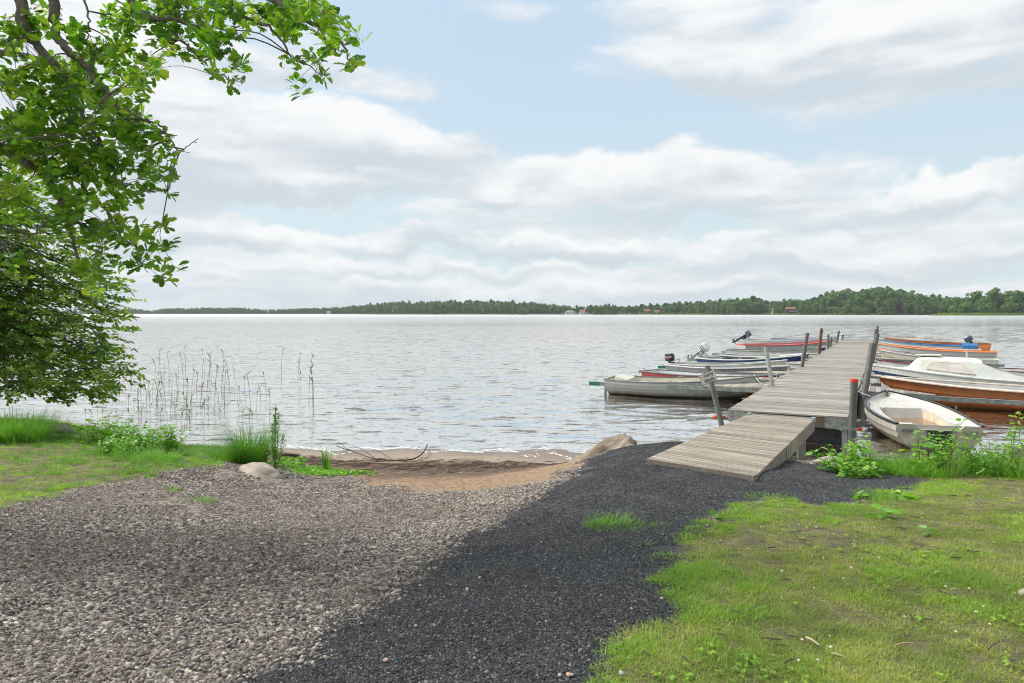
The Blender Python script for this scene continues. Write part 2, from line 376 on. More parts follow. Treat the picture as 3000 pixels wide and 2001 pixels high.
# ------------------------------------------------------------------ terrain
cp = [P(500, 1300, 0), P(700, 1308, 0), P(900, 1313, 0), P(1200, 1318, 0), P(1500, 1319, 0), Vector((1.2, 13.35, 0)), Vector((1.3, 14.5, -.12)), Vector((-1, 14.7, -.11)), Vector((-4, 15.1, -.11)),
      P(2380, 1345, .05), P(2700, 1350, 0.0), P(2950, 1335, 0.0),
      P(330, 1262, 0), P(150, 1230, 0), P(1000, 1365, .12), P(1300, 1368, .12), P(1560, 1368, .12),
      P(1000, 1430, .31), P(1300, 1440, .30), P(1450, 1430, .36), P(700, 1410, .44), P(850, 1440, .38), P(640, 1340, .3), P(800, 1365, .22),
      P(0, 1490, .84), P(300, 1400, .64), P(620, 1365, .5), P(300, 1300, .42), P(100, 1245, .42), P(0, 1260, .5), P(-400, 1350, .75), P(-500, 1250, .5),
      P(400, 1600, .86), P(900, 1600, .78), P(1000, 1800, 1.0), P(1250, 1520, .6), P(1150, 1620, .8),
      P(1500, 1600, .97), P(1640, 1420, .72), P(1720, 1370, .62), P(1850, 1310, .6), P(1980, 1300, .62), P(1200, 1800, 1.1), P(900, 1980, 1.12), P(1900, 1420, .92), P(2210, 1420, .92), P(2050, 1400, .93), P(1900, 1350, .93), P(2205, 1402, .935), P(2120, 1350, .75),
      P(2400, 1380, .72), P(2430, 1350, .45), P(2620, 1360, .42), P(2650, 1400, .72), P(2900, 1350, .4), P(3000, 1400, .8), P(2500, 1500, .98), P(2300, 1700, 1.12),
      Vector((2.2, 11.6, .15)), Vector((2.2, 12.7, -.04)), Vector((4.5, 12.5, -.05)), Vector((3.6, 11.2, .3)),
      P(1500, 2001, 1.2), P(0, 2001, 1.12), P(3000, 2001, 1.22), P(3000, 1600, 1.1), Vector((0, -5, 1.35)), Vector((-9, 0, 1.2)), Vector((9, 0, 1.35)), Vector((13, 9, .9)), Vector((-13, 7, .9)),
      Vector((-2, 17, -.45)), Vector((-10, 21, -.7)), Vector((8, 17, -.6)), Vector((0, 24, -1.1)), Vector((14, 16, -.5)), Vector((-18, 14, .6)), Vector((-20, 20, -.3)), Vector((20, 12, .5)), Vector((22, 20, -.9)), Vector((0, -14, 1.5)), Vector((16, -8, 1.5)), Vector((-16, -8, 1.4))]
CPn = np.array([tuple(v) for v in cp])
def tps_phi(r2): return .5 * r2 * np.log(r2 + 1e-9)
def tps_fit(p, lam=.02):
    n = len(p); d2 = ((p[:, None, :2] - p[None, :, :2]) ** 2).sum(-1)
    K = tps_phi(d2) + lam * np.eye(n); Pm = np.c_[np.ones(n), p[:, :2]]
    A = np.block([[K, Pm], [Pm.T, np.zeros((3, 3))]]); return np.linalg.solve(A, np.r_[p[:, 2], np.zeros(3)])
TW = tps_fit(CPn)
def Hn(x, y):
    x = np.asarray(x, float); y = np.asarray(y, float); sh = x.shape; x = x.ravel(); y = y.ravel()
    xc = np.clip(x, -24, 24); yc = np.clip(y, -15, 26)
    z = TW[-3] + TW[-2] * xc + TW[-1] * yc
    for i in range(len(CPn)):
        z = z + TW[i] * tps_phi((xc - CPn[i, 0]) ** 2 + (yc - CPn[i, 1]) ** 2)
    z = z + .012 * np.sin(2.3 * x + .7 * y) * np.sin(1.7 * y - .5 * x) + .006 * np.sin(6.1 * x - 2 * y) * np.sin(5.3 * y + 1.3 * x)
    z = np.clip(z, -2.0, 1.6)
    z = np.where(y > 24, np.minimum(z, -1.0), z)
    return z.reshape(sh)
def Hs(x, y): return float(Hn(np.array([x]), np.array([y]))[0])
def ground_px(pts):                       # photo pixels -> points on the terrain
    pts = np.array(pts, float); u = (pts[:, 0] - 1500) / F; v = (pts[:, 1] - HZ) / F
    ds = np.linspace(1.2, 30, 700); best = np.full(len(pts), np.nan)
    for i in range(len(pts)):
        z = Hn(u[i] * ds, ds); k = np.nonzero(CH - v[i] * ds < z)[0]
        best[i] = ds[k[0]] if len(k) else 30
    return np.c_[u * best, best, Hn(u * best, best)]
def G(px, py): return Vector(ground_px([(px, py)])[0])
def inpoly(poly, x, y):
    x = np.asarray(x); y = np.asarray(y); c = np.zeros(x.shape, bool); n = len(poly); j = n - 1
    for i in range(n):
        xi, yi = poly[i][:2]; xj, yj = poly[j][:2]
        c ^= ((yi > y) != (yj > y)) & (x < (xj - xi) * (y - yi) / (yj - yi + 1e-12) + xi); j = i
    return c
def sdist(poly, x, y):                    # signed distance, positive inside
    d = np.full(np.asarray(x).shape, 1e9); n = len(poly)
    for i in range(n):
        ax, ay = poly[i][:2]; bx, by = poly[(i + 1) % n][:2]; dx, dy = bx - ax, by - ay
        t = np.clip(((x - ax) * dx + (y - ay) * dy) / (dx * dx + dy * dy + 1e-12), 0, 1)
        d = np.minimum(d, np.hypot(x - ax - t * dx, y - ay - t * dy))
    return np.where(inpoly(poly, x, y), d, -d)
Z_dark = ground_px([(640, 2040), (1000, 1800), (1250, 1640), (1450, 1520), (1570, 1450), (1650, 1400), (1700, 1368)])[:, :2].tolist() + \
    [[1.2, 10.2], [1.6, 11.4], [3.0, 12.0]] + ground_px([(2330, 1352), (2480, 1360), (2560, 1368), (2640, 1385), (2706, 1405), (2680, 1440), (2490, 1475), (2424, 1483), (2253, 1458), (2153, 1485), (2087, 1516), (2010, 1593), (2010, 1682), (1976, 1737), (2026, 1787), (1998, 1831), (1844, 1842), (1800, 1903), (1788, 1990)])[:, :2].tolist() + [[.35, 1.5], [.2, -8], [-5, -8]]
Z_rgrass = ground_px([(1788, 1990), (1800, 1903), (1844, 1842), (1998, 1831), (2026, 1787), (1976, 1737), (2010, 1682), (2010, 1593), (2087, 1516), (2153, 1485), (2253, 1458), (2424, 1483), (2490, 1475), (2680, 1440), (2706, 1405), (2640, 1385), (2560, 1368), (2480, 1360)])[:, :2].tolist() + [[6.4, 11.4], [9, 12.3], [14, 13], [20, 12], [20, -10], [.4, -10], [.4, 1.5]]
Z_lgrass = ground_px([(-900, 1620), (-300, 1545), (0, 1488), (134, 1456), (250, 1425), (393, 1408), (430, 1385), (625, 1367), (650, 1345)])[:, :2].tolist() + [[-4.9, 13.2], [-6.6, 13.6], [-8, 14.6], [-10.5, 16.0], [-16, 17], [-24, 17], [-24, 4]]
Z_sand = [[-6, 11.0]] + ground_px([(800, 1360), (1010, 1385), (1080, 1420), (1200, 1437), (1400, 1437), (1560, 1415), (1640, 1400), (1700, 1368)])[:, :2].tolist() + [[1.2, 10.2], [1.8, 12], [3, 14], [8, 12.4], [30, 14], [30, 30], [-30, 30], [-24, 18], [-12, 16.3], [-7, 14]]
def axis(segs):
    a = [segs[0][0]]
    for s0, s1, st in segs:
        n = max(1, int(round((s1 - s0) / st))); a += list(np.linspace(s0, s1, n + 1)[1:])
    return np.array(a)
gx = axis([(-4000, -200, 950), (-200, -40, 32), (-40, -14, 1.3), (-14, 14, .07), (14, 40, 1.3), (40, 200, 32), (200, 4000, 950)])
gy = axis([(-1500, -60, 360), (-60, 0, 3), (0, 15.5, .07), (15.5, 30, .8), (30, 300, 45), (300, 6000, 1000)])
GX, GY = np.meshgrid(gx, gy); GZ = Hn(GX, GY)
nx, ny = len(gx), len(gy)
ids = np.arange(nx * ny).reshape(ny, nx)
Fq = np.stack([ids[:-1, :-1], ids[:-1, 1:], ids[1:, 1:], ids[1:, :-1]], -1).reshape(-1, 4)
gme = npmesh('ground', np.stack([GX, GY, GZ], -1), Fq, None, smooth=True)
near = (np.abs(GX) < 30) & (GY < 31) & (GY > -20)
zones = {}
for nm, poly in (('z_dark', Z_dark), ('z_rgrass', Z_rgrass), ('z_lgrass', Z_lgrass), ('z_sand', Z_sand)):
    d = np.full(GX.shape, -5.0); d[near] = sdist(poly, GX[near], GY[near])
    zones[nm] = d
zones['z_sand'][~near] = 5.0
zones['z_rgrass'][GY < -10] = 5
for nm in zones:
    a = gme.attributes.new(nm, 'FLOAT', 'POINT'); a.data.foreach_set('value', np.clip(zones[nm], -5, 5).astype(np.float32).ravel())
m, q = newmat('ground'); gme.materials.append(m)
pos = q.n('ShaderNodeNewGeometry').outputs['Position']
def zn(nm): return q.n('ShaderNodeAttribute', attribute_name=nm).outputs['Fac']
wob = q.math('MULTIPLY', q.math('SUBTRACT', q.noise(pos, 2.2, 5, .6), .5), .55)
vor = q.n('ShaderNodeTexVoronoi', ins={'Vector': pos, 'Scale': 42.0}); vor2 = q.n('ShaderNodeTexVoronoi', ins={'Vector': pos, 'Scale': 85.0})
vc = q.n('ShaderNodeSeparateXYZ', ins={0: vor.outputs['Color']}).outputs[0]; vc2 = q.n('ShaderNodeSeparateXYZ', ins={0: vor2.outputs['Color']}).outputs[0]
gl = q.ramp(vc, [(0, (.07, .06, .05)), (.5, (.17, .14, .115)), (.8, (.27, .23, .19)), (1, (.36, .32, .28))])
gd = q.ramp(vc2, [(0, (.012, .013, .014)), (.6, (.035, .037, .04)), (1, (.08, .083, .087))])
sandc = q.ramp(q.noise(pos, 14, 8, .75), [(.35, (.09, .058, .036)), (.5, (.25, .165, .10)), (.65, (.38, .265, .165))])
sepz = q.n('ShaderNodeSeparateXYZ', ins={0: pos}); hz = sepz.outputs[2]
hzw = q.math('ADD', hz, q.math('MULTIPLY', q.math('SUBTRACT', q.noise(pos, 1.5, 4, .6), .5), .03))
wet = q.mixc(q.mapr(hzw, .0, .06), (.16, .11, .075), (.30, .235, .18))
debris = q.ramp(q.noise(q.mapping(pos, (1, 4, 1)), 22, 8, .8), [(.4, (.05, .03, .02)), (.6, (.16, .1, .065)), (.72, (.3, .22, .15))])
sc_ = q.mixc(q.mapr(hzw, .055, .085), wet, debris); sc_ = q.mixc(q.mapr(hzw, .17, .23), sc_, sandc)
soil = q.ramp(q.noise(pos, 9, 8, .7), [(.35, (.055, .045, .025)), (.55, (.13, .12, .05)), (.7, (.2, .17, .09))])
c = gl
c = q.mixc(q.mapr(q.math('ADD', zn('z_sand'), wob), -.12, .14), c, sc_)
c = q.mixc(q.mapr(q.math('ADD', zn('z_dark'), q.math('MULTIPLY', wob, .5)), -.06, .06), c, gd)
gm = q.math('MAXIMUM', zn('z_rgrass'), zn('z_lgrass'))
c = q.mixc(q.mapr(q.math('ADD', gm, wob), -.05, .08), c, soil)
hh = q.math('ADD', q.math('MULTIPLY', q.math('SUBTRACT', 1.0, vor.outputs['Distance']), .8), q.noise(pos, 60, 4))
rg = q.mapr(hzw, .0, .07, .25, .9)
p = q.n('ShaderNodeBsdfPrincipled', ins={'Base Color': c, 'Roughness': rg, 'Normal': bump(q, hh, .7, .012)})
out(q, p.outputs[0])
ground = link('ground', gme); tag(ground, kind='structure')
# ------------------------------------------------------------------ water
wx = None
rows = axis([(9.5, 16, .07), (16, 30, .11), (30, 60, .25), (60, 140, .8), (140, 400, 6), (400, 4400, 400)])
cols = np.linspace(-1.35, 1.35, 520)
WXn = cols[None, :] * (rows[:, None] + 12); WYn = np.repeat(rows[:, None], len(cols), 1)
def waves(x, y):
    z = np.zeros_like(x); rw = np.random.default_rng(5)
    for k in range(34):
        lam = .35 * 1.13 ** k if k < 20 else rw.uniform(.5, 2.6)
        th = rw.normal(-1.75, .42); amp = .0034 * lam ** .8 * (.25 if lam > 2 else 1)
        kx, ky = math.cos(th) * 2 * PI / lam, math.sin(th) * 2 * PI / lam
        ph = rw.uniform(0, 6.28) + .9 * np.sin(x * .21 * rw.uniform(.5, 1.5) + k) + .9 * np.sin(y * .17 * rw.uniform(.5, 1.5) + 2 * k)
        sp = np.clip(y * .012 * 3, 0, 1e9)
        z += amp * np.sin(kx * x + ky * y + ph) * (lam > 2.2 * np.maximum(.07, 0.004 * y))
    return z
wz = waves(WXn, WYn)
depth = -Hn(WXn, WYn)
damp = np.clip(depth / .35, .25, 1); damp[WYn > 24] = 1
lee = np.clip(1 - np.exp(-((WXn - WYn * .42 + 1.5) ** 2) / 30 * (np.abs(WYn - 17) < 5)), .45, 1)
wz = wz * damp
ids = np.arange(WXn.size).reshape(WXn.shape)
Fq = np.stack([ids[:-1, :-1], ids[:-1, 1:], ids[1:, 1:], ids[1:, :-1]], -1).reshape(-1, 4)
m, q = newmat('lake_water')
pos = q.n('ShaderNodeNewGeometry').outputs['Position']
r1 = q.noise(q.mapping(pos, (1.0, 1.6, 1), rot=(0, 0, .15)), 2.1, 4, .55, .3)
r2 = q.noise(q.mapping(pos, (1.0, 1.5, 1), rot=(0, 0, -.2)), 7.0, 3, .5, .2)
r3 = q.noise(q.mapping(pos, (.35, 1.0, 1), rot=(0, 0, .1)), .8, 4, .6, .4)
cr = q.noise(q.mapping(pos, (.75, 2.6, 1), rot=(0, 0, .12)), 1.15, 5, .6, .5)
cr2 = q.noise(q.mapping(pos, (.8, 2.2, 1), rot=(0, 0, -.1)), 3.6, 4, .6, .4)
hgt = q.math('ADD', q.math('MULTIPLY', r1, .03), q.math('ADD', q.math('MULTIPLY', r2, .011), q.math('MULTIPLY', r3, .035)))
hgt = q.math('ADD', hgt, q.math('ADD', q.mapr(cr, .60, .70, 0, .13), q.mapr(cr2, .60, .69, 0, .036)))
sy = q.n('ShaderNodeSeparateXYZ', ins={0: pos}).outputs[1]
calm = q.mapr(sy, 60, 700, 1.0, .3, smooth=False)
rgh = q.mapr(sy, 60, 700, .05, .38, smooth=False)
nrm = q.n('ShaderNodeBump', ins={'Height': hgt, 'Strength': calm, 'Distance': .62}).outputs[0]
fr = q.n('ShaderNodeFresnel', ins={'IOR': 1.33, 'Normal': nrm}).outputs[0]
fac = q.mapr(fr, .02, .20, .10, .93)
gls = q.n('ShaderNodeBsdfGlossy', ins={'Color': (1, .975, .94, 1), 'Roughness': rgh, 'Normal': nrm})
dfs = q.n('ShaderNodeBsdfDiffuse', ins={'Color': (.05, .024, .013, 1)})
mx = q.n('ShaderNodeMixShader', ins={0: fac, 1: dfs.outputs[0], 2: gls.outputs[0]})
out(q, mx.outputs[0])
wme = npmesh('water', np.stack([WXn, WYn, wz], -1), Fq, m, smooth=True)
lake = link('lake_water', wme); tag(lake, kind='structure')

# ------------------------------------------------------------------ gravel
def rotz_on_slope(x, y, rz):
    e = .05; zx = (Hn(x + e, y) - Hn(x - e, y)) / (2 * e); zy = (Hn(x, y + e) - Hn(x, y - e)) / (2 * e)
    out_ = np.zeros((len(x), 3))
    for i in range(len(x)):
        nrm_ = Vector((-zx[i], -zy[i], 1)).normalized()
        qn = Vector((0, 0, 1)).rotation_difference(nrm_)
        out_[i] = (qn @ Quaternion((0, 0, 1), rz[i])).to_euler()[:]
    return out_
def stone_patch(name, n, rad, r0, r1, mat, seed):
    rg = np.random.default_rng(seed)
    base = np.array([(1, 0, 0), (-1, 0, 0), (0, 1, 0), (0, -1, 0), (0, 0, 1), (0, 0, -1), (.6, .6, .5), (-.6, .6, -.5), (-.6, -.6, .5), (.6, -.6, -.5)], float)
    tri = None
    bm = bmesh.new()
    for v in base: bm.verts.new(v)
    h = bmesh.ops.convex_hull(bm, input=bm.verts); bm.verts.ensure_lookup_table(); bm.faces.ensure_lookup_table()
    bmesh.ops.triangulate(bm, faces=bm.faces[:]); bm.verts.index_update()
    bv = np.array([v.co[:] for v in bm.verts]); bt = np.array([[v.index for v in f.verts] for f in bm.faces]); bm.free()
    Vs, Fs, T = [], [], []; o = 0
    for k in range(n):
        a = rg.uniform(0, 2 * PI); rr = rad * math.sqrt(rg.uniform(0, 1)); s = r0 + (r1 - r0) * rg.uniform(0, 1) ** 2.2
        v = bv * (1 + rg.uniform(-.42, .42, bv.shape)) * np.array([s * 1.1, s * rg.uniform(.5, .9), s * rg.uniform(.3, .6)])
        e = Euler((rg.normal(0, .45), rg.normal(0, .45), rg.uniform(0, 6.28))).to_matrix()
        v = v @ np.array(e).T + np.array([rr * math.cos(a), rr * math.sin(a), s * rg.uniform(.0, .45)])
        Vs.append(v); Fs.append(bt + o); o += len(v); T += [rg.uniform(0, 1)] * len(bt)
    return source(name, npmesh(name, np.concatenate(Vs), np.concatenate(Fs), mat, T, n=3))
def sample(n, x0, x1, y0, y1, power=1.0):
    """random ground points, denser towards the path where one stands"""
    t = RNG.uniform(0, 1, n); y = (y0 ** (1 - power) + t * (y1 ** (1 - power) - y0 ** (1 - power))) ** (1 / (1 - power)) if power != 1 else y0 * (y1 / y0) ** t
    x = RNG.uniform(x0, x1, n); return x, y
def noise2(x, y, s, seed=0):
    z = np.zeros(np.shape(x)); rg = np.random.default_rng(seed)
    for k in range(9):
        th = rg.uniform(0, PI); f = s * rg.uniform(.6, 2.2); z = z + np.sin(f * (x * math.cos(th) + y * math.sin(th)) + rg.uniform(0, 6.28)) / 3
    return z
lp = [stone_patch('stone_patch', 330, .15, .003, .0130, M['lightstone'], s) for s in (1, 2, 3)]
lpb = [stone_patch('stone_patch_coarse', 190, .16, .004, .0200, M['lightstone'], s) for s in (4, 5)]
dp = [stone_patch('dark_stone_patch', 260, .13, .0028, .0098, M['darkstone'], s) for s in (6, 7, 8)]
def zone_d(x, y):
    return sdist(Z_dark, x, y), np.maximum(sdist(Z_rgrass, x, y), sdist(Z_lgrass, x, y)), sdist(Z_sand, x, y)
x, y = sample(15500, -1, 1, 1.9, 11.5, 1.0); x = x * (y * .95 + 2.6)
dd, dg, ds = zone_d(x, y); nz = .08 * noise2(x, y, 5, 3)
k = (sdist(Z_rgrass, x, y) < -.75) & (dd < np.minimum(RNG.exponential(.08, len(x)), .22) - .03 + nz * .6) & (dg < .02 + nz) & (ds < -.02 + nz * 1.8) & (Hn(x, y) > .05)
x, y, dd = x[k], y[k], dd[k]
coarse = np.clip(.35 + .35 * noise2(x, y, 1.3, 8) + .6 * np.exp(-(dd + .5) ** 2 / .12), 0, .95)
ix = np.where(RNG.uniform(0, 1, len(x)) < coarse * .8, RNG.integers(3, 5, len(x)), RNG.integers(0, 3, len(x)))
scatter('gravel', np.c_[x, y, Hn(x, y) - .003], rotz_on_slope(x, y, RNG.uniform(0, 6.28, len(x))), RNG.uniform(.75, 1.25, len(x)) , ix, lp + lpb,
        label='mixed grey and pink crushed stone covering the boat slip on the left', cat='gravel')
x, y = sample(19500, -1, 1, 1.9, 12.2, 1.0); x = x * (y * .95 + 2.6)
dd, dg, ds = zone_d(x, y); nz = .07 * noise2(x, y, 6, 4)
k = (dd > nz * 1.5) & (dg < .0 + nz * 2)
x, y = x[k], y[k]
scatter('dark_gravel', np.c_[x, y, Hn(x, y) - .002], rotz_on_slope(x, y, RNG.uniform(0, 6.28, len(x))), RNG.uniform(.8, 1.2, len(x)), RNG.integers(0, 3, len(x)), dp,
        label='fine charcoal grey gravel banked up towards the foot of the ramp', cat='gravel')

# ------------------------------------------------------------------ grass
def blades(n, rad, h0, h1, w, seed, lean=.5, bend=.5, seg=2, tint=None, up=0.0):
    rg = np.random.default_rng(seed); V, Fc, T = [], [], []; o = 0
    for k in range(n):
        a = rg.uniform(0, 6.28); rr = rad * math.sqrt(rg.uniform(0, 1)); bx, by = rr * math.cos(a), rr * math.sin(a)
        d = a + rg.normal(0, .9) if rad > 0 else rg.uniform(0, 6.28)
        h = rg.uniform(h0, h1); le = abs(rg.normal(0, lean)) + up; dx, dy = math.cos(d), math.sin(d); sx, sy = -dy, dx
        ww = w * rg.uniform(.7, 1.3)
        for s in range(seg + 1):
            t = s / seg; ang = le + bend * t * rg.uniform(.6, 1.4)
            r_ = h * t * math.sin(min(ang, 1.5)); z_ = h * t * math.cos(min(ang, 1.45)); wd = ww * (1 - t) ** .7 + .0003
            V += [(bx + dx * r_ - sx * wd / 2, by + dy * r_ - sy * wd / 2, z_), (bx + dx * r_ + sx * wd / 2, by + dy * r_ + sy * wd / 2, z_)]
        tt = rg.uniform(0, 1)
        for s in range(seg): Fc.append((o + 2 * s, o + 2 * s + 1, o + 2 * s + 3, o + 2 * s + 2)); T.append(tt)
        o += 2 * (seg + 1)
    return np.array(V), np.array(Fc), T
def blade_src(name, mat, *a, **k):
    V, Fc, T = blades(*a, **k); return source(name, npmesh(name, V, Fc, mat, T))
gs = [blade_src('grass_clump', M['grassdry'], 60, .085, .012, .045, .004, s, lean=.75, bend=.8) for s in (1, 2, 3)]
gs2 = [blade_src('grass_clump_lush', M['grass'], 60, .085, .02, .06, .0048, s, lean=.55, bend=.7) for s in (4, 5)]
gs3 = [blade_src('grass_clump_long', M['tussock'], 45, .09, .06, .17, .005, s, lean=.35, bend=.7) for s in (6, 7)]
def lawn(name, poly, n, box, lush, label, seed, power=1.0):
    x, y = sample(n, -1, 1, box[2], box[3], power); x = x * (y * .95 + 2.6)
    s = sdist(poly, x, y); nz = .1 * noise2(x, y, 4.5, seed) + .05 * noise2(x, y, 15, seed + 1)
    k = (s + nz > 0) & (Hn(x, y) > .03) & (x > box[0]) & (x < box[1])
    x, y, s = x[k], y[k], s[k]
    sp = noise2(x, y, 2.4, seed + 2) + .7 * noise2(x, y, 8, seed + 3)
    keep = RNG.uniform(0, 1, len(x)) < np.clip(1.0 + lush * 1.2 + .5 * sp + .6 * np.exp(-s / .3), .16, 1)
    x, y, s, sp = x[keep], y[keep], s[keep], sp[keep]
    far = np.clip(lush + .35 * sp + .9 * np.exp(-s / .22), 0, 1)
    u = RNG.uniform(0, 1, len(x))
    ix = np.where(u < far, RNG.integers(3, 5, len(x)), RNG.integers(0, 3, len(x)))
    shore = np.clip((.75 - Hn(x, y)) / .35, 0, 1) * (RNG.uniform(0, 1, len(x)) < .55)
    ix = np.where(shore > RNG.uniform(0, 1, len(x)), RNG.integers(5, 7, len(x)), ix)
    return scatter(name, np.c_[x, y, Hn(x, y) - .002], rotz_on_slope(x, y, RNG.uniform(0, 6.28, len(x))), RNG.uniform(.6, 1.05, len(x)) * (1 if seed > 25 else .85), ix, gs + gs2 + gs3, label=label, cat='grass')
lawn('grass', Z_rgrass, 56000, (-1, 14, 1.9, 13), -.12, 'patchy short grass with bare soil on the right bank', 21)
lawn('grass', Z_lgrass, 23000, (-20, 0, 3.5, 17), .45, 'bright green mown grass on the left bank', 31, .6)
# ------------------------------------------------------------------ jetty
J0 = Vector((4.72, 14.9, 0)); JT = Vector((.48, .877, 0)).normalized(); JU = Vector((JT.y, -JT.x, 0)); JW, JL, JH = 2.34, 46.0, .60
JA = math.atan2(JU.y, JU.x)
def J(t, u, z=0.0): return J0 + JT * t + JU * u + Vector((0, 0, z))
jet = empty('jetty', J0, JA, 'long weathered grey plank jetty running out into the lake between the moored boats', 'jetty')
def plank_mesh(L, w, h):
    mb = MB(); c = .004
    prof = [(-w / 2, -h / 2), (w / 2, -h / 2), (w / 2, h / 2 - c), (w / 2 - c, h / 2), (-w / 2 + c, h / 2), (-w / 2, h / 2 - c)]
    vs = [(x, y, z) for x in (-L / 2, L / 2) for y, z in prof]
    mb.add(vs, [tuple(range(5, -1, -1)), tuple(range(6, 12))] + [(k, (k + 1) % 6, 6 + (k + 1) % 6, 6 + k) for k in range(6)])
    return mb.mesh('plank', M['deckwood'])
pms = [plank_mesh(JW + dx, .112, .034) for dx in (0, .012, -.01)]
t, k, rest = .06, 0, MB()
while t < JL:
    zt = JH - .017 + random.uniform(-.0025, .0025)
    if k < 290: link('plank', pms[random.choice((0, 0, 1, 2))], jet, (JW / 2 + random.uniform(-.006, .006), t, zt), (0, random.uniform(-.002, .002), random.uniform(-.003, .003)))
    else: rest.box((JW / 2, t, zt), (JW, .112, .034), t=random.random() * .99 + .01)
    k += 1; t += .121 + (.022 if k % 20 == 0 else 0)
tag(rest.build('plank_rows', M['deckwood'], jet), kind='stuff')
for x in (.03, JW - .03):
    mb = MB(); mb.box((x, JL / 2, JH - .14), (.06, JL - .1, .18)); mb.build('side_beam', M['beamwood'], jet)
mb = MB(); mb.box((JW / 2, .02, JH - .15), (JW - .14, .07, .2)); mb.build('end_beam', M['beamwood'], jet)
for x0, x1 in ((0, .36), (JW - .42, JW)):
    mb = MB(); mb.box(((x0 + x1) / 2, -.02, JH - .145), (x1 - x0, .008, .22)); mb.box((x0 if x0 == 0 else x1, .1, JH - .145), (.008, .25, .22))
    o = mb.build('corner_plate', M['galv'], jet)
    mb = MB()
    for bx in (x0 + .1, x1 - .1): mb.tube([(bx, -.02, JH - .15), (bx, -.045, JH - .15)], .015, 6)
    mb.build('bolt', M['postmetal'], o)
for tt in (.9, 8.2, 15.5, 23, 30.5, 38, 44.5):
    mb = MB(); mb.box((JW / 2, tt, .02), (JW - .25, 1.3, .86)); mb.build('float_block', M['concrete'], jet)
mb = MB()
for x in (.35, .95, 1.5, 2.05): mb.box((x, JL / 2, JH - .12), (.06, JL - .3, .14))
mb.build('joist_set', M['beamwood'], jet)
mb = MB(); mb.box((JW - .06, .12, .1), (.1, .1, .75)); mb.box((.07, .12, .1), (.1, .1, .75)); mb.build('end_legs', M['galv'], jet)
for k in range(15):                        # pale plastic edge strips where the booms hook on
    for x, s0 in ((.05, 5.4 + 2.65 * k), (JW - .05, 5.9 + 2.55 * k)):
        if s0 > 43: continue
        mb = MB(); mb.box((x, s0 + .4, JH + .005), (.05, .8, .012)); mb.box((x + (.14 if x < 1 else -.14), s0 - .1, JH + .004), (.26, .03, .008)); mb.build('edge_strip', M['galv'], jet)

# ramp
TL, TR, BL, BR = P(2192, 1213, .635), P(2386, 1227, .635), P(1905, 1339, .975), P(2214, 1394, .975)
ro = (TL + TR + BL + BR) / 4
ramp = empty('boarding_ramp', ro, 0, 'grey plank ramp sloping from the dark gravel down onto the jetty end', 'ramp')
def rp(a, s): return (BL.lerp(BR, a)).lerp(TL.lerp(TR, a), s) - ro
NP = 54
for i in range(NP):
    s0, s1 = (i + .05) / NP, (i + .93) / NP
    if i in (23, 43): s0 += .25 / NP
    vs = [rp(0, s0), rp(1, s0), rp(1, s1), rp(0, s1)]; cen = sum(vs, Vector()) / 4 + Vector((0, 0, random.uniform(-.002, .002)))
    ax = (vs[1] - vs[0]).normalized(); ang = math.atan2(ax.y, ax.x); Rm = Matrix.Rotation(-ang, 3, 'Z')
    lv = [Rm @ (v - cen) for v in vs]; mb = MB(); h = Vector((0, 0, .034))
    mb.add(lv + [v - h for v in lv], [(0, 1, 2, 3), (7, 6, 5, 4), (0, 4, 5, 1), (1, 5, 6, 2), (2, 6, 7, 3), (3, 7, 4, 0)])
    mb.build('plank', M['rampwood'], ramp, loc=cen, rot=(0, 0, ang))
for a, nm in ((.02, 'side_beam'), (.98, 'side_beam'), (.5, 'side_beam')):
    mb = MB(); p0, p1 = rp(a, .0), rp(a, .995); mb.bar(p0 - Vector((0, 0, .10)), p1 - Vector((0, 0, .135)), .06, .19)
    mb.build(nm, M['beamwood'] if a == .5 else M['rampwood'], ramp)
mb = MB(); mb.bar(rp(.02, 1.0) + Vector((0, 0, .006)), rp(.97, 1.0) + Vector((0, 0, .006)), .05, .012); mb.build('top_strip', M['galv'], ramp)
for a in (.015, .985):
    mb = MB(); p = rp(a, .97); mb.bar(p + Vector((0, 0, -.02)), rp(a, 1.015) + Vector((0, 0, -.02)), .075, .09); mb.build('hook_bracket', M['galv'], ramp)
mb = MB(); p = rp(.93, .77); mb.box((p.x, p.y, p.z - .5), (.12, .12, .8)); mb.build('leg', M['galv'], ramp)
mb = MB(); p = rp(.1, .77); mb.box((p.x, p.y, p.z - .5), (.12, .12, .8)); mb.build('leg', M['galv'], ramp)
mb = MB(); p = rp(1.0, .36) ; q_ = (rp(1, .4) - rp(1, .36)).normalized(); sidev = q_.cross(Vector((0, 0, 1))).normalized()
mb.bar(p + sidev * .012 - Vector((0, 0, .09)), p + sidev * .012 - Vector((0, 0, .09)) + q_ * .09, .01, .11); mb.build('label_plate', M['white'], ramp)
a_, b_ = P(1899, 1354, .945), P(2214, 1405, .945)
mid = (a_ + b_) / 2; mb = MB(); mb.bar(a_ - mid, b_ - mid, .11, .10)
tag(mb.build('timber_sleeper', M['rampwood'], loc=mid), 'thick timber sleeper lying in the dark gravel along the foot of the ramp', 'timber')

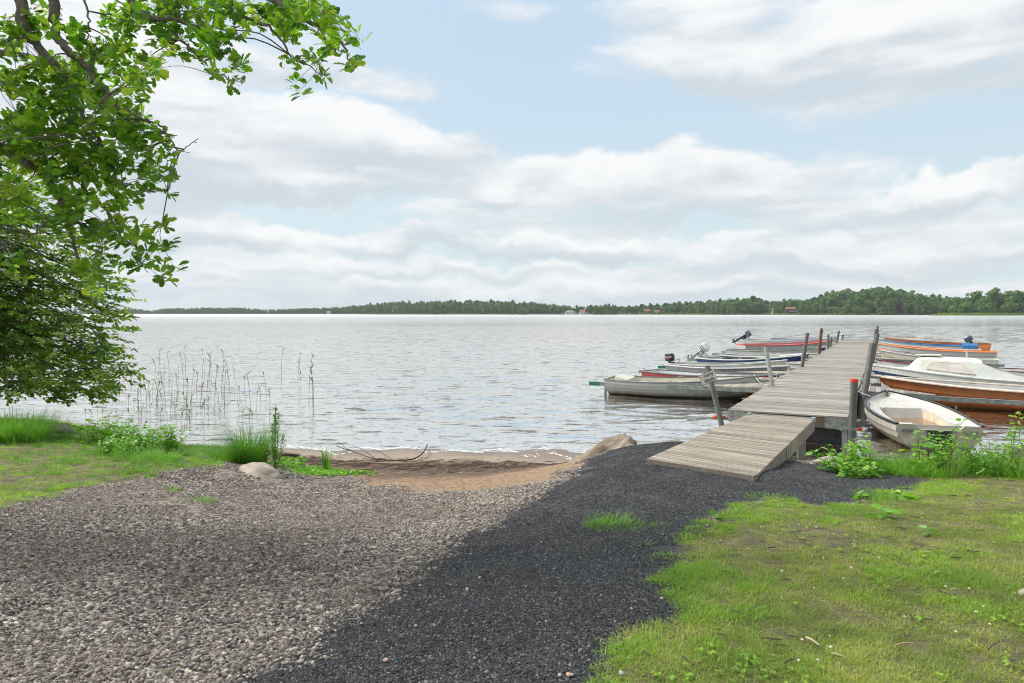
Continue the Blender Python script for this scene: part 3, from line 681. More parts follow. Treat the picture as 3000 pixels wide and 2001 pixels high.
# ------------------------------------------------------------------ mooring posts
def post(base, top, r, mat, label, cap=None, group='steel mooring posts along the jetty', ring=True):
    base = Vector(base); top = Vector(top); root = empty('mooring_post', base, 0, label, 'post', group)
    mb = MB(); mb.tube([Vector((0, 0, 0)), top - base], r, 14, cap=False); d = (top - base).normalized()
    mb.tube([top - base - d * .03, top - base - d * .0301], r * .96, 14)
    o = mb.build('tube', M[mat], root, smooth=True)
    if cap:
        mb = MB(); mb.tube([top - base - d * .05, top - base + d * .012], r * 1.08, 14); mb.build('cap', M[cap], root, smooth=False)
    return root, d
def dz(px, py, like): return D(px, py, like)
left_posts = [((2118, 1262), (2072, 1072), 14.9, 15.3, .058, 'postmetal', 'steel post leaning left by the jetty end, carrying the white sign'),
 ((2264, 1135), (2243, 1018), 19.5, 19.8, .062, 'galv', 'grey post leaning left beside the first left walkway'),
 ((2345, 1105), (2366, 975), 26.6, 26.6, .066, 'postmetal', 'grey post leaning right, third on the left side of the jetty'),
 ((2397, 1065), (2407, 962), 35, 35, .075, 'rust', 'tall rusty brown post on the left side of the jetty'),
 ((2425, 1045), (2427, 981), 40, 40, .065, 'postmetal', 'shorter of the two close posts, just beyond the rusty one'),
 ((2430, 1040), (2436, 988), 42, 42, .06, 'postmetal', 'thin post right behind the shorter one on the left side'),
 ((2449, 1020), (2458, 969), 47.5, 47.5, .07, 'postmetal', 'leaning post second from the far left end of the jetty'),
 ((2466, 1005), (2470, 980), 53.5, 53.5, .07, 'postmetal', 'last short post at the far left corner of the jetty')]
posts = []
for bpx, tpx, d0, d1, r, mt, lb in left_posts:
    b0 = D(*bpx, d0); t0 = D(*tpx, d1); e = (t0 - b0).normalized(); b0 = b0 - e * ((b0.z + .5) / e.z); posts.append(post(b0, t0, r, mt, lb))
for bpx, tpx, d0, d1, r, mt, lb, cp_ in [((2495, 1290), (2503, 1112), 13.45, 13.45, .07, 'postmetal', 'thick post with a red cap at the near right corner of the jetty', 'redcap'),
 ((2537, 1125), (2557, 1007), 18.6, 18.8, .085, 'postmetal', 'stout grey post leaning right at the first right walkway', None),
 ((2555, 1060), (2571, 978), 28, 28, .08, 'postmetal', 'leaning grey post behind the stout one on the right side', None),
 ((2560, 1020), (2567, 964), 43, 43, .085, 'postmetal', 'tall dark post towards the far right end of the jetty', None),
 ((2571, 1005), (2571, 955), 51, 51, .07, 'postmetal', 'thin upright post at the far right corner of the jetty', None)]:
    b0 = D(*bpx, d0); t0 = D(*tpx, d1); e = (t0 - b0).normalized(); b0 = b0 - e * ((b0.z + .5) / e.z); rr = post(b0, t0, r, mt, lb, cp_)
    if cp_:
        mb = MB(); zc = .40; c0 = e * ((zc + .5) / e.z); mb.tube([c0 - e * .3, c0 - e * 1.0 + e * .2], r * 1.03, 14, cap=False); mb.build('rust_band', M['rust'], rr[0], smooth=True)
        mb = MB(); mb.bar(c0 + Vector((-.28, .04, .02)), c0 + Vector((.11, .04, .02)), .03, .05); mb.bar(c0 + Vector((-.28, -.09, .02)), c0 + Vector((.11, -.09, .02)), .02, .04); mb.build('guide_ring', M['galv'], rr[0])
        mb = MB(); mb.bar(c0 + Vector((.06, -.10, .02)), c0 + Vector((.15, -.10, .02)), .03, .06); mb.build('red_tab', M['redcap'], rr[0])
# chain beside the red capped post
mb = MB(); p0 = J(.9, JW + .12, .42)
for k in range(16):
    c = p0 + Vector((.02 * math.sin(k), .02 * math.cos(k * 1.7), -.035 * k)); a = PI / 2 * (k % 2)
    pts = [c - p0 + Vector((.014 * math.cos(x) * math.cos(a), .014 * math.cos(x) * math.sin(a), .026 * math.sin(x))) for x in np.linspace(0, 2 * PI, 8)]
    mb.tube(pts, .0045, 4, cap=False)
tag(mb.build('chain', M['galv'], loc=p0), 'galvanised mooring chain hanging off the jetty side into the water', 'chain')

def textmesh(txt, size, mat, name='lettering', parent=None, thick=.001, align='LEFT', shear=0):
    cu = bpy.data.curves.new(name, 'FONT'); cu.body = txt; cu.size = size; cu.extrude = thick; cu.align_x = align; cu.shear = shear; cu.resolution_u = 3
    if hasattr(cu, 'offset'): cu.offset = size * .018
    to = bpy.data.objects.new(name + '_tmp', cu); C.objects.link(to)
    bpy.context.view_layer.update()
    me = bpy.data.meshes.new_from_object(to.evaluated_get(bpy.context.evaluated_depsgraph_get()))
    bpy.data.objects.remove(to); me.materials.clear(); me.materials.append(M[mat]); me.name = name
    return link(name, me, parent)
# the sign, tilted with its post
sp0, sdir = posts[0]
TLs, TRs, BRs, BLs = D(2040, 1101, 15.1), D(2084, 1081, 15.2), D(2094, 1113, 15.2), D(2053, 1130, 15.1)
so_ = (TLs + TRs + BRs + BLs) / 4
ex = ((TRs - TLs) + (BRs - BLs)).normalized(); ey = ((TLs - BLs) + (TRs - BRs)).normalized(); ez = ex.cross(ey).normalized(); ey = ez.cross(ex)
sg = bpy.data.objects.new('mooring_sign', None); C.objects.link(sg); sg.matrix_world = Matrix((( ex.x, ey.x, ez.x, so_.x), (ex.y, ey.y, ez.y, so_.y), (ex.z, ey.z, ez.z, so_.z - .0), (0, 0, 0, 1))) @ Matrix.Translation((0, 0, .09))
tag(sg, 'tilted white metal sign with black lettering on the leaning post', 'sign')
w_, h_ = (TRs - TLs).length, (TLs - BLs).length
mb = MB(); mb.box((0, 0, 0), (w_, h_, .003)); mb.add([(w_ / 2, -h_ / 2, 0), (w_ / 2, h_ / 2, 0), (w_ / 2 + .03, h_ / 2, -.2), (w_ / 2 + .03, -h_ / 2, -.2)], [(0, 1, 2, 3)])
mb.build('plate', M['signface'], sg)
mb = MB()
for x in (-w_ / 2 + .003,): mb.box((x, 0, .003), (.006, h_, .003))
for y in (-h_ / 2 + .003, h_ / 2 - .003): mb.box((0, y, .003), (w_, .006, .003))
mb.build('border', M['ink'], sg)
o = textmesh('Förhy', .098, 'ink', parent=sg, thick=.0006); o.location = (-w_ * .20, .02, .0035)
o = textmesh('Båtpla', .098, 'ink', parent=sg, thick=.0006); o.location = (-w_ * .27, -.085, .0035)
mb = MB()
for y in (h_ * .32, -h_ * .32): mb.tube([(w_ * .42, y, .003), (w_ * .42, y, .008)], .009, 8)
mb.build('screw', M['galv'], sg)
mb = MB()
for y in (h_ * .3, -h_ * .3): mb.box((w_ * .33, y, -.05), (.16, .025, .1))
mb.build('clamp', M['galv'], sg)

# ------------------------------------------------------------------ mooring booms with their triangular walkways
def boom(t0, side, det, tip, label, outer=5.4, skew=.7, z0=.5, z1=.36, buoy=False):
    org = J(t0, 0 if side < 0 else JW, 0); a = JA if side > 0 else JA + PI
    root = empty('mooring_boom', org, a, label, 'mooring boom', 'steel mooring booms hooked to the jetty')
    sg_ = 1 if side > 0 else -1       # local +x away from the jetty, local y = along the jetty * sg_
    mb = MB(); A = Vector((.03, .04 * sg_, z0 - .05)); B = Vector((outer, skew * sg_, z1 - .03))
    mb.bar(A, B, .07, .11); mb.build('beam', M['boomsteel'], root)
    mb = MB(); mb.bar(A + (B - A) * .0 + Vector((0, 0, .058)), A + (B - A) * .97 + Vector((0, 0, .058)), .075, .008); mb.build('beam_cap', M['galv'], root)
    mb = MB(); mb.bar(B - (B - A).normalized() * .05, B + (B - A).normalized() * .36, .085, .12); mb.build('tip_sleeve', M[tip], root)
    mb = MB(); mb.tube([B + Vector((-.25, 0, -.06)), B + Vector((-.2, 0, -.5))], [.05, .035], 8); mb.build('float_arm', M['boomsteel'], root)
    mb = MB(); mb.tube([B + Vector((.12, 0, .06)), B + Vector((.12, 0, .14)), B + Vector((.2, 0, .15))], .014, 6); mb.build('cleat', M['galv'], root)
    # triangular walkway: planks lie along the jetty direction
    wl, wb, wt = 1.85, 1.95, .22
    n = 13 if det else 1
    for i in range(n):
        x0, x1 = wl * i / n + .003, wl * (i + 1) / n - (.004 if det else 0)
        f0 = wb + (wt - wb) * x0 / wl; f1 = wb + (wt - wb) * x1 / wl; s0 = skew * x0 / outer; s1 = skew * x1 / outer; z = z0 + .045
        zz0 = z + (z1 - z0) * x0 / outer; zz1 = z + (z1 - z0) * x1 / outer; cx = (x0 + x1) / 2
        vs = [(x0 - cx, s0 * sg_, zz0), (x1 - cx, s1 * sg_, zz1), (x1 - cx, (s1 + f1) * sg_, zz1), (x0 - cx, (s0 + f0) * sg_, zz0)]
        mb = MB(); mb.add(vs + [(v[0], v[1], v[2] - .028) for v in vs], [(0, 1, 2, 3), (7, 6, 5, 4), (0, 4, 5, 1), (1, 5, 6, 2), (2, 6, 7, 3), (3, 7, 4, 0)])
        mb.build('plank' if det else 'walkway_deck', M['deckwood'], root, loc=(cx, 0, 0))
    mb = MB(); mb.bar((.03, .0, z0 - .03), (.03, wb * sg_, z0 - .03), .05, .12); mb.build('hinge_beam', M['beamwood'], root)
    mb = MB(); mb.bar((.03, wb * sg_, z0 - .03), (wl, (wt + skew * wl / outer) * sg_, z0 - .05), .05, .10); mb.build('brace', M['boomsteel'], root)
    return root
def nth(k): return ['first', 'second', 'third', 'fourth', 'fifth', 'sixth', 'seventh', 'eighth', 'ninth', 'tenth', 'eleventh', 'twelfth', 'thirteenth', 'fourteenth', 'fifteenth'][k]
for k in range(14):
    boom(5.4 + 2.65 * k, -1, k < 5, 'green' if k in (0, 3) else 'boomsteel', f'{nth(k)} boom counted from the shore on the left side of the jetty' + (', green tipped' if k in (0, 3) else ''))
    boom(5.9 + 2.6 * k, 1, k < 4, 'green' if k in (4, 5) else 'boomsteel', f'{nth(k)} boom counted from the shore on the right side of the jetty' + (', green tipped' if k in (4, 5) else ''), outer=6.4 if k < 6 else 5.0)

# ------------------------------------------------------------------ boats
def outboard(parent, x, z, cowl='outblack', leg='outblack', tilt=0.0, size=1.0, text=None, y=0.0, side=-1, stripes=None):
    T = Matrix.Translation((x, y, z)) @ Matrix.Rotation(tilt, 4, 'Y') @ Matrix.Scale(size, 4)
    mb = MB(); mb.box((-.06, 0, -.05), (.12, .16, .30)); mb.box((-.14, 0, .02), (.1, .12, .16))
    mb.tube([(-.2, 0, .12), (-.2, 0, -.45), (-.19, 0, -.72)], [.075, .055, .045], 8); mb.tube([(-.05, 0, -.72), (-.36, 0, -.72)], [.02, .06], 8)
    mb.box((-.22, 0, -.52), (.26, .16, .012)); mb.add([(-.26, 0, -.74), (-.14, .012, -.74), (-.14, -.012, -.74), (-.24, 0, -.92)], [(0, 1, 3), (0, 3, 2), (1, 2, 3), (0, 2, 1)])
    mb.tube([(.0, 0, .16), (.3, .03, .2)], [.022, .02], 6)
    mb.v = [tuple(T @ Vector(v)) for v in mb.v]
    o = mb.build('outboard_motor', M[leg], parent)
    mb = MB(); rings = [(.13, .10, .16), (.17, .16, .205), (.24, .18, .225), (.36, .18, .22), (.42, .165, .20), (.46, .12, .15)]; n = 14; vs = []
    for zr, wy, wx_ in rings:
        for k in range(n):
            a = 2 * PI * k / n; ca, sa = math.cos(a), math.sin(a); f = (abs(ca) ** 4 + abs(sa) ** 4) ** -.25
            vs.append(T @ Vector((-.2 + wx_ * ca * f * .95, wy * sa * f * .9, zr)))
    fs = [(i * n + k, i * n + (k + 1) % n, (i + 1) * n + (k + 1) % n, (i + 1) * n + k) for i in range(len(rings) - 1) for k in range(n)] + [tuple(range(n - 1, -1, -1)), tuple((len(rings) - 1) * n + k for k in range(n))]
    mb.add(vs, fs); mb.build('cowling', M[cowl], o, smooth=False)
    if stripes:
        mb = MB()
        for zs in (.2, .3): mb.box((-.2, side * .168, zs), (.34, .006, .03))
        mb.v = [tuple(T @ Vector(v)) for v in mb.v]; mb.build('stripe', M[stripes], o)
    if text:
        tx = textmesh(text, .1, 'signface', parent=o, align='CENTER', shear=.3)
        tx.matrix_local = T @ Matrix.Translation((-.2, side * .172, .27)) @ Matrix.Rotation(PI / 2 * (1 if side < 0 else -1), 4, 'X')
        if side > 0: tx.matrix_local = T @ Matrix.Translation((-.2, side * .172, .27)) @ Matrix.Rotation(PI, 4, 'Z') @ Matrix.Rotation(PI / 2, 4, 'X')
        mb = MB(); mb.box((-.2, side * .172, .225), (.2, .004, .025)); mb.v = [tuple(T @ Vector(v)) for v in mb.v]; mb.build('red_mark', M['brightred'], o)
    mb = MB()
    for k in range(3):
        Rk = Matrix.Rotation(2 * PI * k / 3, 3, 'X'); vs = [Vector((-.37, 0, 0)), Vector((-.35, .05, .03)), Vector((-.36, .03, .11)), Vector((-.39, -.03, .10)), Vector((-.39, -.03, .02))]
        mb.add([T @ (Rk @ v + Vector((0, 0, -.72))) for v in vs], [(0, 1, 2, 3, 4)])
    mb.build('propeller', M[leg], o)
    return o
def boat(label, S, B, beam=1.6, zs=.42, zb=.72, hull='greyhull', hull2=None, inner='cream', rim='greydark', rimw=.05, strakes=4, thwarts=(.25, .52, .78), floor=.1,
         deck=None, well=None, name='rowing_boat', cat='boat', group='boats moored along the jetty', transom=None, mid=.42, keelz=-.16, foredeck=None, ledge=None, dip=.05, tr_notch=0.0, sternw=.74):
    S, B = Vector(S), Vector(B); L = (Vector((B.x, B.y)) - Vector((S.x, S.y))).length
    a = math.atan2(B.y - S.y, B.x - S.x); c = (S + B) / 2
    root = empty(name, (c.x, c.y, 0), a, label, cat, group)
    root.rotation_euler = (random.uniform(-.015, .015), random.uniform(-.006, .006), a)
    def bm_(s):
        return beam / 2 * (1 - max(0, (s - mid) / (1 - mid)) ** 2.3) if s > mid else beam / 2 * (sternw + (1 - sternw) * (1 - ((mid - s) / mid) ** 2))
    def sh(s): return zs + (zb - zs) * s ** 1.8 - dip * math.sin(PI * s)
    def hp(s, v, off=0.0):
        b0 = bm_(s); z0 = sh(s); kz = keelz + (.18 * max(0, (s - .7) / .3) ** 2)
        y = max(0.0, b0 * max(0.0, 1 - v ** 2.6) ** .62 - off * 0) + (off if b0 > .02 else 0); z = z0 + (kz - z0) * v ** .95
        return Vector((L * s - .42 * v ** 1.2 * max(0, s) ** 7 - L / 2 + (0.10 * v * (1 - s) ** 8), y, z))
    SS = [0, .06, .14, .24, .34, .44, .54, .64, .73, .81, .88, .93, .97, 1.0]
    # outer shell with lapped strakes
    prof = []
    for j in range(strakes):
        prof += [(j / strakes * .86, .0 if j == 0 else -.0, j), (((j + 1) / strakes) * .86, .014, j)]
    prof += [(.86, 0, strakes), (1.0, 0, strakes)]
    for sgn in (1, -1):
        pass
    mb = MB(); m_ = len(prof)
    for sgn in (1, -1):
        vs = []
        for s in SS:
            for v, off, j in prof:
                p = hp(s, v, off); vs.append((p.x, p.y * sgn, p.z))
        for i in range(len(SS) - 1):
            for k in range(m_ - 1):
                q4 = (i * m_ + k, i * m_ + k + 1, (i + 1) * m_ + k + 1, (i + 1) * m_ + k)
                mb.add([vs[x] for x in q4], [(0, 1, 2, 3) if sgn < 0 else (3, 2, 1, 0)], 1 if (hull2 and prof[k][2] >= hull2[1]) else 0)
    mb.build('hull', [M[hull], M[hull2[0]] if hull2 else M[hull]], root)
    # transom
    tp = [hp(0, v) for v in (0, .2, .4, .6, .8, .93, 1)]
    mb = MB(); topz = sh(0)
    top = [(tp[0].x, y, topz - (tr_notch if abs(y) < bm_(0) * .45 else 0)) for y in (-bm_(0), -bm_(0) * .6, -bm_(0) * .44, bm_(0) * .44, bm_(0) * .6, bm_(0))]
    for k in range(6):
        a0, a1 = tp[k], tp[k + 1]
        if k == 0:
            pass
        mb.add([(a0.x, -a0.y, a0.z if k else topz - tr_notch * .0), (a1.x, -a1.y, a1.z), (a1.x, a1.y, a1.z), (a0.x, a0.y, a0.z)], [(3, 2, 1, 0)]) if (k or not tr_notch) else mb.add([*top, (a1.x, a1.y, a1.z), (a1.x, -a1.y, a1.z)], [(0, 1, 2, 3, 4, 5, 6, 7)])
    if tr_notch:
        tb = MB(); tb.add([(p[0] + .0, p[1], p[2]) for p in top] + [(p[0] + .2, p[1] * .97, p[2] + .0) for p in top], [(k, k + 1, k + 7, k + 6) for k in range(5)]); tb.build('transom_top', M[inner], root)
    mb.build('transom', M[transom or hull], root)
    # inside
    mb = MB(); cols_ = []
    SI = sorted(set([.012, .05, .1, .2, .3, .4, .5, .6, .7, .78, .85, .9, .95, .985] + ([well[0] - .004, well[0] + .012, well[1] - .012, well[1] + .004] if well else [])))
    for s in SI:
        b0 = max(bm_(s) - .03, 0.0); z0 = sh(s) - .01; x = L * s - L / 2
        if well:
            dk = [(b0, z0), (b0 * .8, z0 - .07), (b0 * well[2], z0 - .10)]
            if well[0] < s < well[1]: dk += [(b0 * well[2] * .99, z0 - .14), (b0 * well[2] * .93, floor), (b0 * .5, floor), (0, floor)]
            else: dk += [(b0 * well[2] * .9, z0 - .10), (b0 * well[2] * .7, z0 - .105), (b0 * .3, z0 - .11), (0, z0 - .11)]
        elif foredeck and s > foredeck: dk = [(b0, z0), (b0 * .8, z0 + .015), (b0 * .6, z0 + .02), (b0 * .4, z0 + .025), (b0 * .2, z0 + .03), (b0 * .1, z0 + .03), (0, z0 + .03)]
        else:
            lg = ledge or .0
            dk = [(b0, z0), (b0 - lg * 1.0 if b0 > lg else b0 * .9, z0 - (.012 if lg else .02))]
            b1 = dk[-1][0]; fl = floor + max(0, s - .75) * .6; fl = min(fl, z0 - .05)
            dk += [(b1 * .97, z0 - (z0 - fl) * .35), (b1 * .90, z0 - (z0 - fl) * .7), (b1 * .74, fl), (b1 * .35, fl - .01), (0, fl - .01)]
        cols_.append([(x, y_, z_) for y_, z_ in dk])
    n = 7
    for i in range(len(SI) - 1):
        for k in range(n - 1):
            for sgn in (1, -1):
                q4 = [cols_[i][k], cols_[i][k + 1], cols_[i + 1][k + 1], cols_[i + 1][k]]; q4 = [(p[0], p[1] * sgn, p[2]) for p in q4]
                fl_ = (1 if k >= 4 else 2 if k == 3 else 0) if (well and k >= 3 and well[0] < SI[i] and SI[i + 1] < well[1]) else 0
                mb.add(q4, [(0, 1, 2, 3) if sgn > 0 else (3, 2, 1, 0)], fl_)
    c0 = cols_[0]; mb.add(c0 + [(p[0], -p[1], p[2]) for p in c0[-2::-1]], [tuple(range(2 * n - 1))])
    mb.build('inner_hull', [M[inner], M['brownwater'], M['stainwhite']], root)
    # gunwale: a rounded rail along each side
    for sgn in (1, -1):
        mb = MB(); pts = [Vector((L * s - L / 2 + (.02 if s == 1 else 0), sgn * (bm_(s) - rimw * .2), sh(s) + .004)) for s in SS]
        vs = []
        for i, p in enumerate(pts):
            for dy, dz_ in ((-rimw * .5, -.012), (rimw * .5, -.022), (rimw * .5, .006), (rimw * .2, .018), (-rimw * .5, .018)): vs.append(p + Vector((0, dy * sgn, dz_)))
        fs = [(i * 5 + k, i * 5 + (k + 1) % 5, (i + 1) * 5 + (k + 1) % 5, (i + 1) * 5 + k) for i in range(len(pts) - 1) for k in range(5)] + [(0, 1, 2, 3, 4), tuple(len(pts) * 5 - 5 + k for k in range(5))]
        mb.add(vs, fs); mb.build('gunwale', M[rim], root)
    if not tr_notch:
        mb = MB(); mb.bar((-L / 2, -bm_(0), sh(0)), (-L / 2, bm_(0), sh(0)), .05, .035); mb.build('transom_rail', M[rim], root)
    for s in thwarts:
        w = bm_(s) - .05; mb = MB(); zt = sh(s) - .15; mb.box((L * s - L / 2, 0, zt), (.26, 2 * w, .03)); mb.box((L * s - L / 2, 0, (zt + floor) / 2), (.2, 2 * w * .8, zt - floor)); mb.build('seat', M[inner], root)
    mb = MB(); mb.tube([(L * .965 - L / 2, 0, sh(.965) + .02), (L * .985 - L / 2, 0, sh(.98) + .05), (L * .99 - L / 2, 0, sh(.985) + .01)], .01, 6); mb.build('bow_ring', M['galv'], root)
    root['L'] = L
    return root, L, bm_, sh
def oarlock(root, L, bm_, sh, s, side=1, mat='galv'):
    mb = MB(); x = L * s - L / 2; y = side * (bm_(s) - .03); z = sh(s) + .01
    mb.tube([(x, y, z), (x, y, z + .06)], .012, 6); mb.tube([(x - .05, y, z + .13), (x - .04, y, z + .08), (x, y, z + .06), (x + .04, y, z + .08), (x + .05, y, z + .13)], .01, 6); mb.build('oarlock', M[mat], root)
def handrail(root, L, bm_, sh, s, side, mat='white', w=.35, h=.08, inset=.06):
    mb = MB(); x = L * s - L / 2; y = side * (bm_(s) - inset); z = sh(s) + .01
    mb.tube([(x + w * a, y, z + h * math.sin(PI * (a + .5)) ** .6 if abs(a) < .5 else z) for a in (-.5, -.4, -.2, 0, .2, .4, .5)], .012, 6); mb.build('grab_rail', M[mat], root)
def oar(a, b_, label, mat='oarwood'):
    a, b_ = Vector(a), Vector(b_); mb = MB(); d = (b_ - a).normalized(); Lr = (b_ - a).length
    root = empty('oar', a, 0, label, 'oar')
    mb.tube([Vector(), d * Lr * .8], [.022, .018], 7); mb.build('shaft', M[mat], root)
    mb = MB(); mb.bar(d * Lr * .78, d * Lr, .13, .015); mb.build('blade', M[mat], root)
NEAR = JU * -1
def berth(px, py, z, L, side, dt=0.0, zs=.45):
    Bp = P(px, py, z); dr = (JU * side * L + JT * dt); return Bp + Vector((dr.x, dr.y, zs - z)), Bp
# left side, from the shore outwards
S, B = P(1788, 1107, .50), P(2222, 1103, .72)
g1 = boat('large grey-white rowing boat with cream inside, nearest the shore on the left side', S, B, 2.05, .50, .74, 'greyhull', None, 'cream', 'greydark', strakes=5, keelz=-.12, thwarts=(.2, .48, .74))
for s in (.14, .46): handrail(*g1, s, -1, 'galv', .16, .04); handrail(*g1, s, 1, 'galv', .16, .04)
mb = MB(); mb.add([(-g1[1] / 2 + .3 + x, y, z) for x, y, z in ((0, -.6, .35), (0, -.55, .62), (.0, .55, .62), (0, .6, .35), (.4, -.7, .5), (.4, .7, .5))], [(0, 3, 2, 1), (1, 2, 5, 4), (0, 1, 4), (2, 3, 5)]); mb.build('stern_bench', M['cream'], g1[0])
S, B = P(1903, 1083, .48), P(2285, 1099, .62)
g2 = boat('white rowing boat with a dark red hull, second from the shore on the left', S, B, 1.45, .46, .62, 'red', None, 'white', 'greydark', strakes=2)
S, B = P(1975, 1066, .50), P(2316, 1070, .76)
g3 = boat('grey boat carrying an upright black outboard, third on the left side', S, B, 1.6, .50, .74, 'greydark', None, 'greyhull', 'white', strakes=3)
outboard(g3[0], -g3[1] / 2 - .02, .50, 'outblack', 'outblack', R(-4), 1.0, 'MERCURY', side=-1)
for s in (.3, .6): handrail(*g3, s, -1, 'brightblue', .4, .07, .12)
S, B = P(1972, 1061, .55), P(2306, 1054, .82)
g4 = boat('cream boat with a row of red and black squares along its inside', S, B, 1.6, .52, .80, 'cream', None, 'cream', 'white', strakes=3, rimw=.09)
mb = MB(); mr = MB()
for k in range(11):
    (mr if k in (1, 2, 3, 6, 7, 8) else mb).box((-.35 + k * .105, .60, .42 + .002 * k), (.07, .006, .055))
mb.build('black_squares', M['black'], g4[0]); mr.build('red_squares', M['brightred'], g4[0])
S, B = P(2058, 1048, .45), P(2352, 1040, .80)
g5 = boat('white boat with a dark blue bow and tilted white outboard', S, B, 1.6, .46, .80, 'blue', None, 'white', 'white', strakes=2, foredeck=.72, rimw=.1)
outboard(g5[0], -g5[1] / 2, .60, 'white', 'galv', R(54), 1.05, side=-1, stripes='black')
S, B = P(2118, 1037, .60), P(2372, 1037, .75)
g6 = boat('white boat with a dark grey side band, script lettering and white grab rails', S, B, 1.7, .58, .76, 'greydark', ('white', 1), 'white', 'white', strakes=3, foredeck=.6, rimw=.09)
for s in (.3, .38, .62, .7): handrail(*g6, s, -1, 'white', .5, .12, .15)
tx = textmesh('Linfert', .2, 'ink', parent=g6[0], shear=.4); tx.matrix_local = Matrix.Translation((-g6[1] / 2 + .25, -.84, .40)) @ Matrix.Rotation(R(93), 4, 'X')
mb = MB()
for x in (.1, -.9):
    mb.tube([Vector((x + .07 * math.cos(a), -.93, .42 + .09 * math.sin(a))) for a in np.linspace(0, 2 * PI, 9)], .018, 6, cap=False)
mb.build('rope_ring', M['white'], g6[0])
S, B = P(2137, 1023, .55), P(2402, 1019, .80)
g7 = boat('cream rowing boat just before the blue bow, far left row', S, B, 1.6, .52, .78, 'greyhull', None, 'cream', 'greydark', strakes=3)
mb = MB(); mb.box((-.9, -.75, .52), (.14, .06, .05)); mb.build('black_block', M['black'], g7[0])
S, B = berth(2420, 1018, .72, 4.9, -1)
g8 = boat('boat whose dark blue bow shows in front of the red-rimmed boat', S, B, 1.5, .42, .70, 'blue', None, 'white', 'blue', strakes=2, foredeck=.6)
S, B = P(2169, 1008, .62), P(2434, 996, .85)
g9 = boat('white clinker rowing boat with a broad bright red rim', S, B, 1.7, .58, .82, 'greyhull', None, 'white', 'brightred', strakes=3, rimw=.22)
mb = MB(); mb.box((-1.6, 0, .50), (1.4, 1.0, .03)); mb.build('plank_floor', M['oarwood'], g9[0])
S, B = berth(2446, 991, .78, 6.6, -1)
g10 = boat('white boat with a tilted black outboard and oars, beyond the red-rimmed boat', S, B, 1.8, .55, .80, 'white', None, 'greyhull', 'white', strakes=3, rimw=.1)
outboard(g10[0], -g10[1] / 2 + 0.1, .62, 'outgrey', 'outblack', R(58), 1.25)
c_ = g10[0].matrix_basis
bm4 = Matrix.Translation(g10[0].location) @ Matrix.Rotation(g10[0].rotation_euler.z, 4, 'Z')
oar(bm4 @ Vector((-.6, -.5, .75)), bm4 @ Vector((2.6, -.7, 1.3)), 'upper of two wooden oars raised over the white boat with black outboard')
oar(bm4 @ Vector((-1.2, -.6, .72)), bm4 @ Vector((2.2, -.75, .86)), 'lower of two wooden oars laid along the white boat with black outboard')
S, B = berth(2458, 988, .72, 5.2, -1)
g11 = boat('boat under a bright blue cover, last on the left side', S, B, 1.6, .5, .72, 'white', None, 'brightblue', 'brightblue', strakes=3, foredeck=.7)

# right side
S, B = P(2752, 1243, .52), P(2596, 1137, .80)
h1 = boat('white moulded dinghy with rainwater standing in its well, stern towards the shore', S, B, 1.78, .50, .74, 'dirtywhite', None, 'wornwhite', 'black', rimw=.055, strakes=4, thwarts=(), floor=.26, well=(.10, .66, .62), dip=.02, tr_notch=.10, keelz=-.14, name='dinghy', cat='dinghy', sternw=.84)
mb = MB(); x = -h1[1] / 2 - .012
for y in (-.56, .56): mb.box((x, y, .37), (.01, .2, .055))
mb.build('transom_slot', M['greydark'], h1[0])
mb = MB(); mb.box((x + .004, .0, .22), (.02, .42, .34)); mb.build('motor_pad', M['black'], h1[0])
oarlock(*h1, .45, 1); oarlock(*h1, .45, -1, 'postmetal')
S, B = berth(2572, 1101, .78, 6.2, 1, -.3, .5)
h2 = boat('long boat with an orange hull, broad beige gunwale and white inside', S, B, 1.9, .60, .78, 'orange', None, 'white', 'beige', rimw=.26, strakes=3, ledge=.2)
for s in (.56, .33):
    mb = MB(); mb.box((h2[1] * s - h2[1] / 2, .72, .50), (.32, .02, .03)); mb.build('oar_slot', M['greydark'], h2[0])
# cabin boat
S, B = berth(2551, 1064, .92, 7.4, 1, 0, .62)
h3 = boat('white cabin boat with a blue hull and curtained side window', S, B, 2.3, .52, .90, 'palegrey', ('blue', 1), 'white', 'white', rimw=.09, strakes=4, name='cabin_boat', cat='boat', foredeck=.5, thwarts=(), floor=.25, dip=.06)
root, L, bm_, sh = h3
st = [(1.0, .03, .86), (1.15, .06, .84), (1.5, .46, .70), (1.75, .50, .70), (2.4, .53, .70), (3.05, .57, .72), (3.2, .55, .73), (3.6, .36, .80), (4.1, .20, .90), (4.8, .12, .96), (5.8, .10, .97), (7.0, .10, .97)]
def cabsec(xb, h, f):
    s = 1 - xb / L; b0 = max(bm_(s) - .04, .02); z0 = sh(s); x = xb and (L / 2 - xb)
    return [Vector((x, b0, z0)), Vector((x, b0 * (f + (1 - f) * .22), z0 + h * .86)), Vector((x, b0 * f * .9, z0 + h)), Vector((x, 0, z0 + h + .03))]
mb = MB(); secs = [cabsec(*a) for a in st if a[0] <= 3.2]
for i in range(len(secs) - 1):
    for k in range(3):
        for sg_ in (1, -1):
            q4 = [secs[i][k], secs[i][k + 1], secs[i + 1][k + 1], secs[i + 1][k]]; mb.add([(p.x, p.y * sg_, p.z) for p in q4], [(3, 2, 1, 0) if sg_ > 0 else (0, 1, 2, 3)])
e_ = secs[-1]; mb.add([(p.x, p.y, p.z) for p in e_] + [(p.x, -p.y, p.z) for p in e_[-2::-1]], [tuple(range(7))])
e_ = secs[0]; mb.add([(p.x, p.y, p.z) for p in e_] + [(p.x, -p.y, p.z) for p in e_[-2::-1]], [tuple(range(6, -1, -1))])
mb.build('cabin', M['palegrey'], root)
